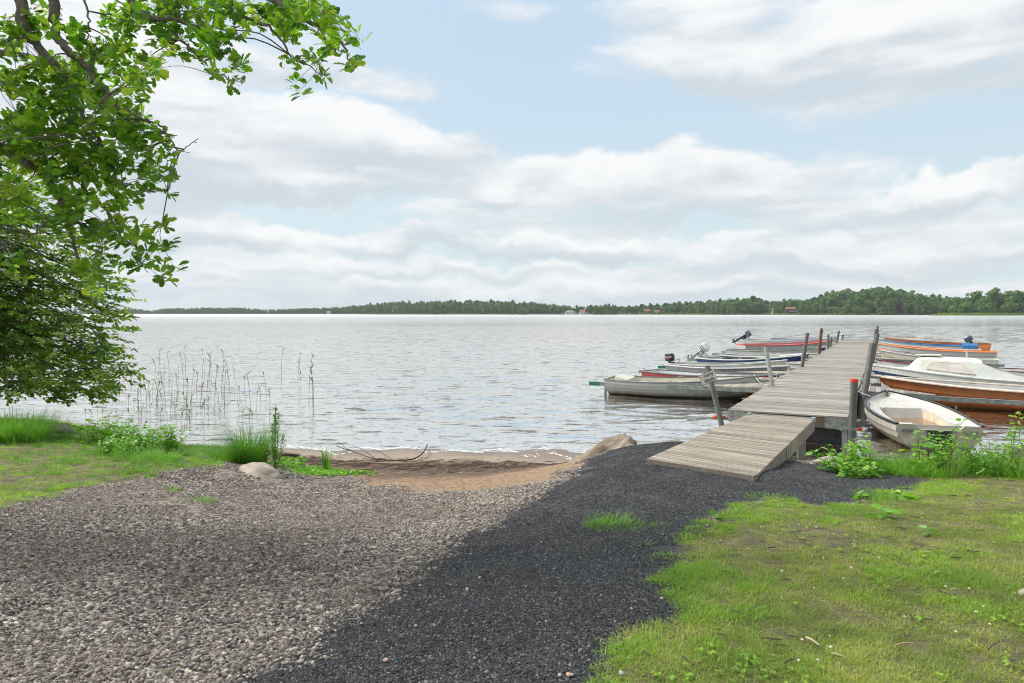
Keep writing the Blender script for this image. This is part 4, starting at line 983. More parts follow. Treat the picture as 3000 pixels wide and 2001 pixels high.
for sg_ in (1, -1):
    mb = MB(); sec2 = [cabsec(*a) for a in st if a[0] >= 3.2]
    for i in range(len(sec2) - 1):
        q4 = [sec2[i][0], sec2[i][1], sec2[i + 1][1], sec2[i + 1][0]]; mb.add([(p.x, p.y * sg_, p.z) for p in q4] + [(p.x, (p.y - .05) * sg_, p.z) for p in q4], [(0, 1, 2, 3), (7, 6, 5, 4), (1, 5, 6, 2)])
    mb.build('coaming', M['palegrey'], root)
    def cs(xb, v):
        for i in range(len(st) - 1):
            if st[i][0] <= xb <= st[i + 1][0]:
                f = (xb - st[i][0]) / (st[i + 1][0] - st[i][0]); A, B2 = cabsec(*st[i]), cabsec(*st[i + 1]); p = A[0].lerp(B2[0], f).lerp(A[1].lerp(B2[1], f), v)
                return Vector((p.x, (p.y + .035) * sg_, p.z))
    ring = [(1.62, .38), (1.66, .30), (1.9, .27), (2.5, .24), (2.95, .22), (2.98, .30), (2.72, .84), (2.66, .92), (2.2, .92), (1.84, .90), (1.78, .84)]
    o3 = [cs(*p) for p in ring]; cen = sum(o3, Vector()) / len(o3)
    inn = [cen + (p - cen) * .9 + Vector((0, .004 * sg_, 0)) for p in o3]
    mb = MB(); mb.add(inn, [tuple(range(len(inn)))]); pane = mb.build('window', M['glass'], root)
    mb = MB(); n = len(o3); mb.add([p + Vector((0, .006 * sg_, 0)) for p in o3] + [p + Vector((0, .008 * sg_, 0)) for p in inn] + o3, [(k, (k + 1) % n, n + (k + 1) % n, n + k) for k in range(n)] + [(k, (k + 1) % n, 2 * n + (k + 1) % n, 2 * n + k) for k in range(n)]); mb.build('window_frame', M['beige'], pane)
mb = MB(); x = L / 2 - 2.85; z = sh(1 - 2.85 / L) + .58
for dy in (-.08, .08): mb.box((x, dy, z + .1), (.04, .04, .24))
mb.box((x, 0, z + .22), (.05, .2, .04)); mb.build('horn_bracket', M['white'], root)
mb = MB(); mb.box((L / 2 - 1.75, 0, sh(.76) + .56), (.75, .7, .04)); mb.build('roof_hatch', M['cream'], root)
for xb in (4.9, 5.5): handrail(*h3, 1 - xb / L, 1, 'galv', .22, .14, .2)
S, B = berth(2569, 1056, .72, 6.6, 1, .1, .55)
h4 = boat('white boat with a maroon stripe and two oarlocks, behind the cabin boat', S, B, 1.7, .52, .72, 'white', ('greydark', 2), 'white', 'maroon', strakes=3)
oarlock(*h4, .14, -1, 'black'); oarlock(*h4, .06, -1, 'black'); oarlock(*h4, .14, 1, 'black')
S, B = P(2921, 1050, .55), P(2577, 1023, .86)
h5 = boat('plain cream boat moored in front of the orange-rimmed boat', S, B, 1.6, .50, .82, 'cream', None, 'cream', 'white', rimw=.1, strakes=3)
S, B = P(2921, 1031, .60), P(2571, 1005, .92)
h6 = boat('grey-white boat with a bright orange inside and rim, right side', S, B, 1.8, .60, .90, 'greyhull', None, 'brightorange', 'brightorange', rimw=.14, strakes=3)
S, B = berth(2572, 999, .85, 5.6, 1, 0, .5)
h7 = boat('white boat with a red waterline and a blue cushion at its stern', S, B, 1.5, .45, .80, 'white', ('maroon', 2), 'white', 'white', strakes=3, rimw=.08)
mb = MB(); mb.tube([(-h7[1] / 2 + .1, -.3, .62), (-h7[1] / 2 + .9, -.3, .62)], .17, 10); mb.build('blue_cushion', M['brightblue'], h7[0])
S, B = P(2840, 1011, .60), P(2570, 993, .90)
h8 = boat('white boat with a bright blue rim and dark grey tilted outboard', S, B, 1.7, .58, .88, 'white', None, 'blue', 'brightblue', rimw=.14, strakes=3)
outboard(h8[0], -h8[1] / 2 + .05, .60, 'outgrey', 'outblack', R(35), 1.15, side=1)
S, B = berth(2590, 991, .85, 6.4, 1, 0, .6)
h9 = boat('farthest boat on the right side, with an orange-red rim', S, B, 1.6, .6, .86, 'brightorange', None, 'orange', 'orange', rimw=.14, strakes=3)
bm4 = Matrix.Translation(h9[0].location) @ Matrix.Rotation(h9[0].rotation_euler.z, 4, 'Z')
oar(bm4 @ Vector((2.5, .3, 1.0)), bm4 @ Vector((-1.0, .5, .82)), 'wooden oar lying lengthwise in the farthest right boat')
# floats
for pt, lb, mt in ((P(1800, 1150, .04), 'faded red rope float under the green-tipped boom', 'orangebuoy'), (J(.1, -.22, .40), 'small orange float tied beside the sign post', 'orangebuoy')):
    mb = MB(); mb.tube([(-.16, 0, 0), (-.12, 0, 0), (-.04, 0, .0), (.06, 0, 0), (.13, 0, 0), (.16, 0, 0)], [.02, .1, .13, .12, .07, .02] if pt.z < .2 else [.01, .04, .05, .05, .03, .01], 10)
    tag(mb.build('float', M[mt], loc=pt, smooth=True), lb, 'float')

# mooring ropes from the bows to the jetty edge
M['rope'] = plain('blue_white_rope', (.35, .4, .45), .8, .3, 30); M['rope2'] = plain('pale_rope', (.55, .5, .42), .8, .3, 30)
for k, (bt, side) in enumerate(((g1, -1), (g2, -1), (g3, -1), (g4, -1), (g5, -1), (h2, 1), (h3, 1), (h1, 1), (h4, 1), (h5, 1))):
    r_, L_ = bt[0], bt[1]; a = r_.rotation_euler.z; hd = Vector((math.cos(a), math.sin(a), 0)); p0 = r_.location + hd * (L_ / 2 - .12) + Vector((0, 0, bt[3](.97) + .03))
    rel = p0 - J0; tt = rel.dot(JT)
    for dt in ((-.9, .9) if k != 7 else (1.2,)):
        p1 = J(tt + dt, .05 if side < 0 else JW - .05, JH + .01); mb = MB(); mid = (p0 + p1) / 2 - Vector((0, 0, .16)); c0 = p0.copy()
        pts = [p0.lerp(mid, .5) - Vector((0, 0, .05)), mid, mid.lerp(p1, .5) - Vector((0, 0, .02))]; mb.tube([Vector((0, 0, 0))] + [p - c0 for p in pts] + [p1 - c0], .011, 5)
        tag(mb.build('mooring_rope', M['rope' if k % 2 else 'rope2'], loc=c0), ('nearer' if dt < 0 else 'farther') + ' rope tying the ' + ['large grey-white boat', 'dark red hulled boat', 'boat with the upright black outboard', 'cream boat with squares', 'blue-bowed boat', 'orange hulled boat', 'cabin boat', 'white dinghy', 'boat behind the cabin boat', 'plain cream boat'][k] + ' to the jetty', 'rope')
# ------------------------------------------------------------------ leaves
def oak_leaf_arrays():
    t = [0, .12, .2, .31, .40, .52, .61, .74, .84, .93, 1.0]; w = [.015, .05, .15, .10, .27, .17, .34, .2, .25, .13, .03]
    V, Fc = [], []
    for i, (a, b_) in enumerate(zip(t, w)):
        V += [(a, 0, -.10 * a * a), (a + .05 * (b_ > .2), b_, .10 * b_ - .12 * a * a), (a + .05 * (b_ > .2), -b_, .10 * b_ - .12 * a * a)]
    for i in range(len(t) - 1):
        o = 3 * i; Fc += [(o, o + 3, o + 4, o + 1), (o, o + 2, o + 5, o + 3)]
    return np.array(V, float), np.array(Fc)
def round_leaf_arrays(k=.36):
    t = [0, .15, .4, .65, .85, 1]; w = [.02, .24, k, k * .95, .22, .02]; V, Fc = [], []
    for a, b_ in zip(t, w): V += [(a, 0, 0), (a, b_, .16 * b_), (a, -b_, .16 * b_)]
    for i in range(len(t) - 1):
        o = 3 * i; Fc += [(o, o + 3, o + 4, o + 1), (o, o + 2, o + 5, o + 3)]
    V = np.array(V, float); V[:, 2] -= .12 * V[:, 0] ** 2; return V, np.array(Fc)
def rot_to(dirv, roll):
    d = Vector(dirv).normalized(); qn = d.to_track_quat('X', 'Z'); return np.array((qn @ Quaternion((1, 0, 0), roll)).to_matrix())
def rosette(name, leaf, mat, n, size, seed, spread=1.0, stem=.0):
    rg = np.random.default_rng(seed); LV, LF = leaf; Vs, Fs, T = [], [], []; o = 0
    for k in range(n):
        a = 2.4 * k + rg.normal(0, .3); e = rg.uniform(-.35, .8) * spread
        Rm = rot_to((math.cos(a) * math.cos(e), math.sin(a) * math.cos(e), math.sin(e)), rg.normal(0, .5)); s = size * rg.uniform(.65, 1.15)
        off = np.array([math.cos(a), math.sin(a), 0]) * size * .12 + np.array([0, 0, rg.uniform(-.5, .4) * size])
        Vs.append((LV * s) @ Rm.T + off); Fs.append(LF + o); o += len(LV); T += [rg.uniform(0, 1)] * len(LF)
    return source(name, npmesh(name, np.concatenate(Vs), np.concatenate(Fs), mat, T, smooth=False))
def spray(name, leaf, mat, n, L, size, seed, flat=.25):
    """a twig with leaves along it, growing along +x"""
    rg = np.random.default_rng(seed); LV, LF = leaf; Vs, Fs, T = [], [], []; o = 0
    for k in range(n):
        t = (k + .5) / n; sd_ = 1 if k % 2 else -1; a = sd_ * rg.uniform(.5, 1.2) * (1 - .5 * t)
        Rm = rot_to((math.cos(a), math.sin(a), rg.normal(-.1, flat)), rg.normal(0, .6)); s = size * rg.uniform(.6, 1.15)
        Vs.append((LV * s) @ Rm.T + np.array([L * t, 0, rg.normal(0, .015)])); Fs.append(LF + o); o += len(LV); T += [rg.uniform(0, 1)] * len(LF)
    return source(name, npmesh(name, np.concatenate(Vs), np.concatenate(Fs), mat, T))
def curve_pts(pts, n):
    pts = [Vector(p) for p in pts]; out_ = []
    for i in range(len(pts) - 1):
        p0 = pts[max(i - 1, 0)]; p1 = pts[i]; p2 = pts[i + 1]; p3 = pts[min(i + 2, len(pts) - 1)]
        for k in range(n):
            t = k / n; out_.append(.5 * ((2 * p1) + (p2 - p0) * t + (2 * p0 - 5 * p1 + 4 * p2 - p3) * t * t + (3 * p1 - p0 - 3 * p2 + p3) * t ** 3))
    return out_ + [pts[-1]]

# ------------------------------------------------------------------ oak on the left, its limbs hanging into the view
oak_base = Vector((-7.4, 5.2, Hs(-7.4, 5.2)))
oak = empty('oak_tree', oak_base, 0, 'big oak reaching in from the left with lobed leaves and lichen-grey limbs', 'tree')
TRK = [oak_base + Vector(v) for v in ((0, 0, -.2), (.1, .1, 1.5), (-.05, .2, 3.2), (.15, .3, 5.0), (.3, .4, 7.0), (.2, .5, 9.0))]
def limb(name, pts, r0, r1, mat='bark', parent=oak, org=oak_base, n=7, jit=.012):
    c = curve_pts(pts, 5); c = [p + Vector((random.gauss(0, jit), random.gauss(0, jit), random.gauss(0, jit))) for p in c]
    mb = MB(); rr = [r0 + (r1 - r0) * (i / (len(c) - 1)) ** .8 for i in range(len(c))]
    mb.tube([p - org for p in c], rr, n); mb.build(name, M[mat], parent, smooth=True); return c
limb('trunk', TRK, .34, .2, n=14)
fork1, fork2, fork3 = TRK[2], TRK[3], TRK[4]
limbs = []
def LP(*pp): return [D(*p) for p in pp]
limbs.append(limb('limb', [fork2, D(-420, -260, 5.6)] + LP((20, -40, 5.9), (62, 60, 6.0), (100, 125, 6.1), (165, 195, 6.2), (205, 270, 6.3), (250, 345, 6.3), (300, 430, 6.2)), .07, .016, n=9, jit=.008))
limbs.append(limb('limb', [fork3, D(-300, -600, 5.6)] + LP((130, -200, 5.8), (156, -10, 5.9), (163, 90, 6.0), (190, 140, 6.0), (235, 180, 6.1), (262, 205, 6.1), (275, 235, 6.1), (330, 290, 6.2), (350, 330, 6.3), (400, 400, 6.4)), .062, .010, n=9, jit=.008))
limbs.append(limb('limb', [fork1, D(-500, 300, 5.7)] + LP((-80, 410, 6.0), (0, 432, 6.2), (60, 465, 6.3), (120, 505, 6.4), (165, 555, 6.5), (190, 620, 6.5), (210, 690, 6.6), (232, 760, 6.6), (262, 800, 6.6)), .07, .008, n=9, jit=.008))
limbs.append(limb('limb', [fork1] + LP((-300, 330, 6.4), (0, 395, 6.6), (80, 440, 6.7), (180, 440, 6.8), (240, 470, 6.8), (250, 560, 6.7), (300, 600, 6.7), (350, 680, 6.6), (410, 730, 6.5)), .06, .006))
limbs.append(limb('limb', [fork2] + LP((-250, 100, 6.3), (-20, 150, 6.6), (70, 160, 6.6), (150, 210, 6.7), (210, 260, 6.7), (280, 330, 6.6)), .05, .008))
limbs.append(limb('limb', [fork3] + LP((-100, -500, 5.7), (340, -60, 6.0), (410, 40, 6.1), (480, 60, 6.2), (560, 70, 6.2), (610, 110, 6.3), (650, 150, 6.3)), .05, .006))
limbs.append(limb('limb', [fork3] + LP((0, -700, 5.5), (560, -160, 5.8), (760, -40, 5.9), (860, 40, 5.9), (940, 80, 6.0), (1000, 130, 6.0), (1030, 175, 6.0)), .06, .005))
limbs.append(limb('limb', LP((560, -160, 5.8), (700, 30, 6.0), (800, 90, 6.0), (840, 150, 6.0), (880, 180, 6.0), (955, 220, 6.0)), .02, .004))
limbs.append(limb('limb', LP((-40, 390, 6.5), (20, 355, 6.6), (65, 330, 6.6), (110, 335, 6.6), (135, 260, 6.6)), .03, .008))
limbs.append(limb('limb', LP((250, 345, 6.3), (300, 350, 6.3), (420, 352, 6.3), (440, 358, 6.3), (470, 368, 6.3), (490, 395, 6.3), (515, 432, 6.3), (530, 442, 6.3), (552, 428, 6.3), (580, 405, 6.3)), .016, .003, jit=.004))
limbs.append(limb('limb', LP((480, 60, 6.2), (560, 150, 6.2), (615, 165, 6.2), (640, 215, 6.2), (690, 240, 6.2)), .014, .004))
limbs.append(limb('limb', LP((610, -60, 6.1), (660, 0, 6.1), (670, 30, 6.1), (700, 60, 6.1)), .012, .003))
limbs.append(limb('limb', LP((230, -80, 6.2), (250, 10, 6.2), (262, 60, 6.2), (255, 110, 6.2), (252, 150, 6.2)), .014, .004))
limbs.append(limb('limb', LP((190, 620, 6.5), (150, 640, 6.4), (90, 690, 6.4), (30, 730, 6.4)), .02, .005))
samp = np.array([tuple(p) for c in limbs for p in c])
mb = MB()
for a, b_ in (((530, 442), (555, 448)), ((440, 350), (448, 347)), ((552, 428), (560, 420)), ((566, 416), (576, 418))):
    mb.tube([D(*a, 6.3) - oak_base, D(*b_, 6.3) - oak_base], .003, 4)
mb.build('bare_twig', M['bark'], oak)
blobs = [(115,57,60),(35,103,60),(218,103,35),(258,190,70),(35,212,65),(143,247,75),(75,345,85),(230,240,75),(344,172,50),(425,195,50),(400,250,40),(321,57,40),(390,46,62),(356,109,40),(488,34,68),(511,115,45),(470,120,28),(591,34,62),(620,115,52),(591,149,30),(654,34,40),(712,103,26),(735,40,40),(769,69,22),(827,34,60),(844,92,38),(895,29,50),(953,57,50),(999,109,45),(1033,109,28),(976,149,28),(1027,178,28),(850,184,22),(895,184,30),(930,178,22),(959,224,24),(866,260,22),(631,195,27),(683,184,22),(723,178,22),(680,241,24),
 (321,258,68),(396,321,50),(367,356,50),(287,333,62),(172,321,70),(75,402,70),(200,413,72),(321,413,62),(402,402,50),(471,390,30),(511,453,20),(511,517,22),(430,430,40),(459,505,28),(413,517,50),(476,545,26),(333,499,60),(333,545,42),(390,580,32),(253,494,55),(201,534,70),(115,494,75),(218,591,50),(172,654,50),(270,637,42),(344,643,38),(373,683,34),(430,689,30),(471,666,18),(499,717,24),(448,729,30),(494,775,22),(476,804,18),(410,786,22),(402,723,20),(339,689,34),(321,735,36),(339,775,22),(258,689,38),(276,763,38),(270,827,30),(23,775,34),(17,637,30),(160,460,60),(30,560,50),(70,620,40),(700,20,30),(780,20,36),(860,10,40),(940,10,40)]
rg = random.Random(3)
for k in range(30):
    if k % 5: blobs.append((rg.uniform(-900, -60), rg.uniform(-500, 800), 80))
    else: blobs.append((rg.uniform(-500, 900), rg.uniform(-600, -60), 80))
shoots = []
for bx, by, br in blobs:
    n = max(2, int((br / 15.6) ** 2)); dd_ = rg.gauss(6.3, .35)
    for k in range(n):
        a = rg.uniform(0, 6.28); rr_ = br * math.sqrt(rg.random()) * .92
        shoots.append(D(bx + rr_ * math.cos(a), by + rr_ * math.sin(a), dd_ + rg.gauss(0, .28)))
SH = np.array([tuple(p) for p in shoots])
# second-order twigs: every shoot reaches a node, every node its nearest limb
rng2 = np.random.default_rng(4); nodes = SH[rng2.choice(len(SH), len(SH) // 6, replace=False)]
mb = MB()
def droop(a, b_, r0, r1, n=4):
    a, b_ = Vector(a), Vector(b_); mid = (a + b_) / 2 + Vector((rg.gauss(0, .04), rg.gauss(0, .04), .10 * (a - b_).length)); c = curve_pts([a, mid, b_], 3)
    mb.tube([p - oak_base for p in c], [r0 + (r1 - r0) * i / (len(c) - 1) for i in range(len(c))], n, cap=False)
for p in nodes:
    i = np.argmin(((samp - p) ** 2).sum(1)); droop(samp[i], p, .008, .004)
allp = np.concatenate([nodes, samp])
for p in SH:
    i = np.argmin(((allp - p) ** 2).sum(1))
    if ((allp[i] - p) ** 2).sum() > 1e-4: droop(allp[i], p, .004, .0018, 3)
tag(mb.build('twigs', M['bark'], oak), kind='stuff')
OL = oak_leaf_arrays()
osrc = [rosette('oak_shoot', OL, M['oak'], 9, .098, s) for s in (1, 2, 3, 4)]
scatter('crown', SH - np.array(oak_base), np.c_[rng2.normal(0, .5, len(SH)), rng2.normal(0, .5, len(SH)), rng2.uniform(0, 6.28, len(SH))], rng2.uniform(.75, 1.2, len(SH)), rng2.integers(0, 4, len(SH)), osrc, parent=oak)
inview = [i for i in range(len(SH)) if 0 < 1500 + F * SH[i][0] / SH[i][1] < 1100 and 0 < HZ - F * (SH[i][2] - CH) / SH[i][1] < 900]
inview.sort(key=lambda i: SH[i][1])
leafme = npmesh('leaf', OL[0] * .1, OL[1], M['oak'], [.6] * len(OL[1]))
for k in range(290):
    p = SH[inview[(k * 2) % len(inview)]] - np.array(oak_base); d = Vector((rg.gauss(0, 1), rg.gauss(-.4, 1), rg.gauss(-.1, .6))).normalized()
    link('leaf', leafme, oak, Vector(p) + d * .035, Euler(np.array((d.to_track_quat('X', 'Z') @ Quaternion((1, 0, 0), rg.gauss(0, .6))).to_euler())), rg.uniform(.75, 1.1))

# ------------------------------------------------------------------ alder behind the oak, overhanging the water
ab = Vector((-15.2, 15.0, .35))
ald = empty('alder_tree', ab, 0, 'dense small-leaved alder drooping over the water behind the oak', 'tree')
def al(name, pts, r0, r1, n=6, jit=.03): return limb(name, pts, r0, r1, 'darkbark', ald, ab, n, jit)
al('trunk', [ab + Vector(v) for v in ((0, 0, -.4), (.3, 0, 2), (.2, .3, 4.5), (.6, .2, 7), (.5, .4, 10))], .26, .1, 10)
AL = round_leaf_arrays(.42)
asrc = [spray('alder_spray', AL, M['alder'], 17, .42, .070, s) for s in (11, 12, 13, 14)]
tips = [(335, 835, 14), (352, 905, 13.5), (300, 945, 14), (335, 990, 13.2), (305, 1028, 14), (378, 1083, 13.2), (320, 1115, 13.4), (290, 1150, 12.9), (180, 1150, 13), (60, 1140, 13.2), (110, 1130, 12.6), (40, 1080, 13),
        (240, 780, 14.5), (205, 700, 14.2), (150, 620, 14.6), (100, 540, 15), (30, 470, 14.8), (250, 870, 15.4), (200, 940, 15), (150, 1000, 14.2), (220, 1040, 14.8), (100, 960, 13.5), (60, 860, 14.2), (130, 800, 14.8), (60, 720, 14.2), (20, 620, 14),
        (230, 1100, 14.6), (130, 1080, 15.2), (60, 1010, 15), (300, 880, 14.9), (-60, 900, 13), (-150, 1040, 12.8), (-100, 700, 13.5), (-200, 500, 14), (-60, 1100, 13), (-300, 300, 15), (-80, 340, 15.5), (-250, 820, 12.6), (20, 920, 15.5), (-20, 1050, 15.6),
        (60, 560, 15.6), (120, 700, 15.6), (0, 800, 15.6), (180, 860, 14), (280, 1070, 13.9), (210, 1150, 13.6), (90, 640, 14.4), (-40, 560, 14.6)]
SP, SR = [], []
rg = random.Random(9); mb = MB()
for px, py, d in tips:
    tip = D(px - 22, py, d); z0 = min(max(.8, tip.z * .85 + 1.0), 9); st_ = ab + Vector((.25, .1, z0 - .35))
    L_ = (tip - st_).length; mid = st_.lerp(tip, .5) + Vector((0, 0, .13 * L_)); c = al('branch', [st_, mid, tip], .045, .006, 5, .02)
    for i, p in enumerate(c[3:]):
        t = (i + 3) / (len(c) - 1); w = .35 + 1.0 * (1 - t)
        for k in range(12 if t > .4 else 4):
            sd_ = Vector((rg.gauss(0, .5), rg.gauss(0, 1) * w, rg.gauss(-.05, .24))) * (.5 if t > .95 else 1) ; q_ = p + sd_ * .75
            if t > .9: q_.x = min(q_.x, tip.x - .05)
            SP.append(q_ - ab); dr = Vector((.9, sd_.y * .8, rg.gauss(-.12, .2))).normalized(); e = dr.to_track_quat('X', 'Z').to_euler(); SR.append((e.x + rg.gauss(0, .3), e.y, e.z + rg.gauss(0, .5)))
            if k % 4 == 0: mb.tube([p - ab, q_ - ab, q_ - ab + dr * .3], [.009, .005, .002], 4, cap=False)
tag(mb.build('twigs', M['darkbark'], ald), kind='stuff')
SPn = np.array([tuple(v) for v in SP]); SRn = np.array(SR)
scatter('crown', SPn, SRn, RNG.uniform(.75, 1.25, len(SP)), RNG.integers(0, 4, len(SP)), asrc, parent=ald)

# ------------------------------------------------------------------ plants on the shore
def tussock(px, py, n, rad, h0, h1, label, mat='tussock', w=.006, seed=1, lean=.3, bend=.8, name='grass_tussock', cat='grass tussock', z=None, seg=4, base=None):
    b0 = base or G(px, py)
    V, Fc, T = blades(n, rad, h0, h1, w, seed, lean=lean, bend=bend, seg=seg)
    return tag(link(name, npmesh(name, V, Fc, M[mat], T), loc=(b0[0], b0[1], b0[2] - .01)), label, cat)
tussock(735, 1362, 620, .24, .5, .9, 'dark green grass tussock behind the half-buried pale boulder', seed=3, w=.0085, mat='darktussock', bend=.55, lean=.26)
tussock(672, 1350, 700, .28, .3, .58, 'lighter green grass tussock left of the dark one by the beach', seed=4, w=.005)
tussock(782, 1392, 60, .08, .15, .3, 'small yellow-green tuft at the right end of the pale boulder', seed=5, w=.007, lean=.7)
tussock(955, 1378, 26, .06, .25, .47, 'stand of broad upright iris leaves on the beach edge', seed=6, w=.022, lean=.1, bend=.2, name='iris_plant', cat='plant')
tussock(20, 1290, 1700, .62, .4, .78, 'large long-bladed grass tussock at the left edge of the lawn', seed=7, w=.008, lean=.35, mat='tussock')
tussock(-60, 1290, 600, .4, .3, .6, 'grass tussock just inside the left edge of the picture', seed=8, w=.007, lean=.35)
tussock(180, 1262, 260, .3, .12, .25, 'low grass tussock beside the pale rock on the left lawn', seed=9, w=.005)
tussock(1802, 1545, 420, .22, .05, .14, 'round bright green grass tuft alone in the dark gravel', seed=10, w=.005, lean=.75, bend=.6)
tussock(1935, 1545, 70, .09, .03, .08, 'smaller pale tuft right of the round grass tuft', seed=11, w=.005, lean=.9)
tussock(1880, 1600, 40, .05, .03, .07, 'tiny weed tuft below the round grass tuft', seed=12, w=.006, lean=.9)
tussock(1960, 1640, 110, .14, .03, .08, 'thin weed tuft at the ragged edge of the right lawn', seed=13, w=.005, lean=.8)
tussock(595, 1470, 150, .13, .04, .13, 'dark green weed clump in the crushed stone, larger of two', seed=14, w=.005, lean=.5)
tussock(505, 1437, 90, .07, .04, .11, 'bright green weed clump in the crushed stone, smaller of two', seed=15, w=.006, lean=.6)
tussock(228, 1700, 40, .06, .01, .035, 'small yellowish weed in the crushed stone on the left', seed=16, w=.005, lean=1.0)
tussock(170, 1895, 60, .09, .01, .03, 'thin pale weed patch in the crushed stone at lower left', seed=17, w=.004, lean=1.0, mat='drygrass')
tussock(510, 1980, 14, .02, .02, .05, 'tiny green sprout at the bottom edge in the crushed stone', seed=18, w=.008, lean=.6)
for i, (px, py, n, h, lb) in enumerate([(2560, 1385, 300, .38, 'bank grass tussock next to the jetty corner plants'), (2640, 1390, 320, .42, 'bank grass tussock between the two shrubby sprouts'), (2740, 1395, 320, .45, 'bank grass tussock under the tall leafy sprouts'), (2830, 1390, 300, .42, 'bank grass tussock right of the tall leafy sprouts'), (2920, 1390, 300, .45, 'bank grass tussock near the right edge'), (2500, 1372, 200, .25, 'low bank grass tussock beside the dark gravel'), (2990, 1400, 300, .45, 'bank grass tussock at the very right edge')]):
    tussock(px, py, n, .26, h * .4, h, lb, seed=40 + i, w=.006)
for i, (px, py, lb) in enumerate([(2655, 1385, 'dry seeding grass stalks in front of the dinghy'), (2960, 1400, 'dry seeding grass stalks at the right edge of the bank'), (2780, 1400, 'dry seeding grass stalks behind the leafy sprouts'), (2570, 1375, 'few dry stalks beside the jetty corner')]):
    tussock(px, py, 26, .16, .35, .62, lb, seed=60 + i, w=.004, mat='drygrass', lean=.2, bend=.25, name='seeding_grass')
SL = round_leaf_arrays(.40)
def sapling(px, py, stems, h, label, seed, lsize=.07, name='alder_sapling', rad=.25, leaf=SL, mat='sapling', cat='sapling', per=12, lean=.35, base=None, droopy=.0):
    rg = np.random.default_rng(seed); b0 = base or G(px, py); root = empty(name, b0, 0, label, cat); stems = int(stems * (2.4 if px < 1000 else 1.2)); lsize *= 1.2; h *= 1.15
    mb = MB(); LV, LF = leaf; Vs, Fs, T = [], [], []; o = 0
    for k in range(stems):
        a = rg.uniform(0, 6.28); r_ = rad * math.sqrt(rg.uniform()); p0 = Vector((r_ * math.cos(a), r_ * math.sin(a), -.02)); hh_ = h * rg.uniform(.55, 1.0); le = rg.normal(0, lean); le2 = rg.normal(0, lean)
        c = curve_pts([p0, p0 + Vector((le * hh_ * .3, le2 * hh_ * .3, hh_ * .5)), p0 + Vector((le * hh_, le2 * hh_, hh_))], 3); mb.tube(c, [.006, .005, .004, .004, .003, .003, .002][:len(c)], 5)
        for j in range(per):
            t = .15 + .85 * (j + rg.uniform()) / per; i0 = min(int(t * (len(c) - 1)), len(c) - 2); p = c[i0].lerp(c[i0 + 1], t * (len(c) - 1) - i0); aa = 2.4 * j + rg.normal(0, .4)
            Rm = rot_to((math.cos(aa), math.sin(aa), rg.uniform(-.3, .7) - droopy), rg.normal(0, .35)); s = lsize * rg.uniform(.5, 1.15) * (1.1 - .45 * t)
            Vs.append((LV * s) @ Rm.T + np.array(p) + np.array([math.cos(aa), math.sin(aa), .2]) * .02); Fs.append(LF + o); o += len(LV); T += [rg.uniform(0, 1)] * len(LF)
    mb.build('stem', M['tussock'], root)
    tag(link('foliage', npmesh('foliage', np.concatenate(Vs), np.concatenate(Fs), M[mat], T), root), kind='stuff'); return root
sapling(300, 1300, 16, .42, 'leafy shrub with round leaves at the far left of the shore thicket', 1, .085, rad=.34)
sapling(395, 1315, 16, .36, 'leafy shrub in the middle of the left shore thicket', 2, .08, rad=.34)
sapling(470, 1328, 14, .42, 'leafy shrub at the right end of the left shore thicket, above the beach', 3, .085, rad=.26)
sapling(350, 1330, 10, .28, 'low leafy shrub in front of the left shore thicket', 4, .07, rad=.3)
tussock(400, 1345, 260, .3, .12, .3, 'grass tussock in front of the leafy left thicket', seed=71)
tussock(470, 1350, 260, .28, .12, .3, 'grass tussock at the foot of the right end of the left thicket', seed=72)
tussock(330, 1335, 200, .3, .1, .26, 'grass tussock at the left foot of the left thicket', seed=73)
sapling(2465, 1385, 9, .42, 'broad-leaved alder sprout nearest the jetty corner', 5, .10, rad=.2)
sapling(2535, 1380, 10, .42, 'broad-leaved alder sprout second from the jetty corner', 6, .10, rad=.22)
sapling(2500, 1395, 8, .2, 'low broad-leaved plant at the gravel edge by the jetty', 7, .09, rad=.25)
sapling(2720, 1390, 12, .62, 'tallest broad-leaved sprout hiding the dinghy transom', 8, .095, rad=.2)
sapling(2800, 1385, 12, .5, 'small-leaved yellowish shrub right of the tallest sprout', 9, .055, rad=.26, per=22)
sapling(2880, 1385, 10, .4, 'dark green leafy plant on the bank near the right edge', 10, .08, rad=.22)
WL = round_leaf_arrays(.13)
sapling(2962, 1395, 4, .72, 'tall willowherb with narrow leaves at the right edge', 11, .10, name='willowherb', rad=.12, leaf=WL, per=26, lean=.12, cat='plant')
sapling(2925, 1400, 5, .42, 'short willowherb left of the tall one', 12, .08, name='willowherb', rad=.16, leaf=WL, per=22, lean=.2, cat='plant')
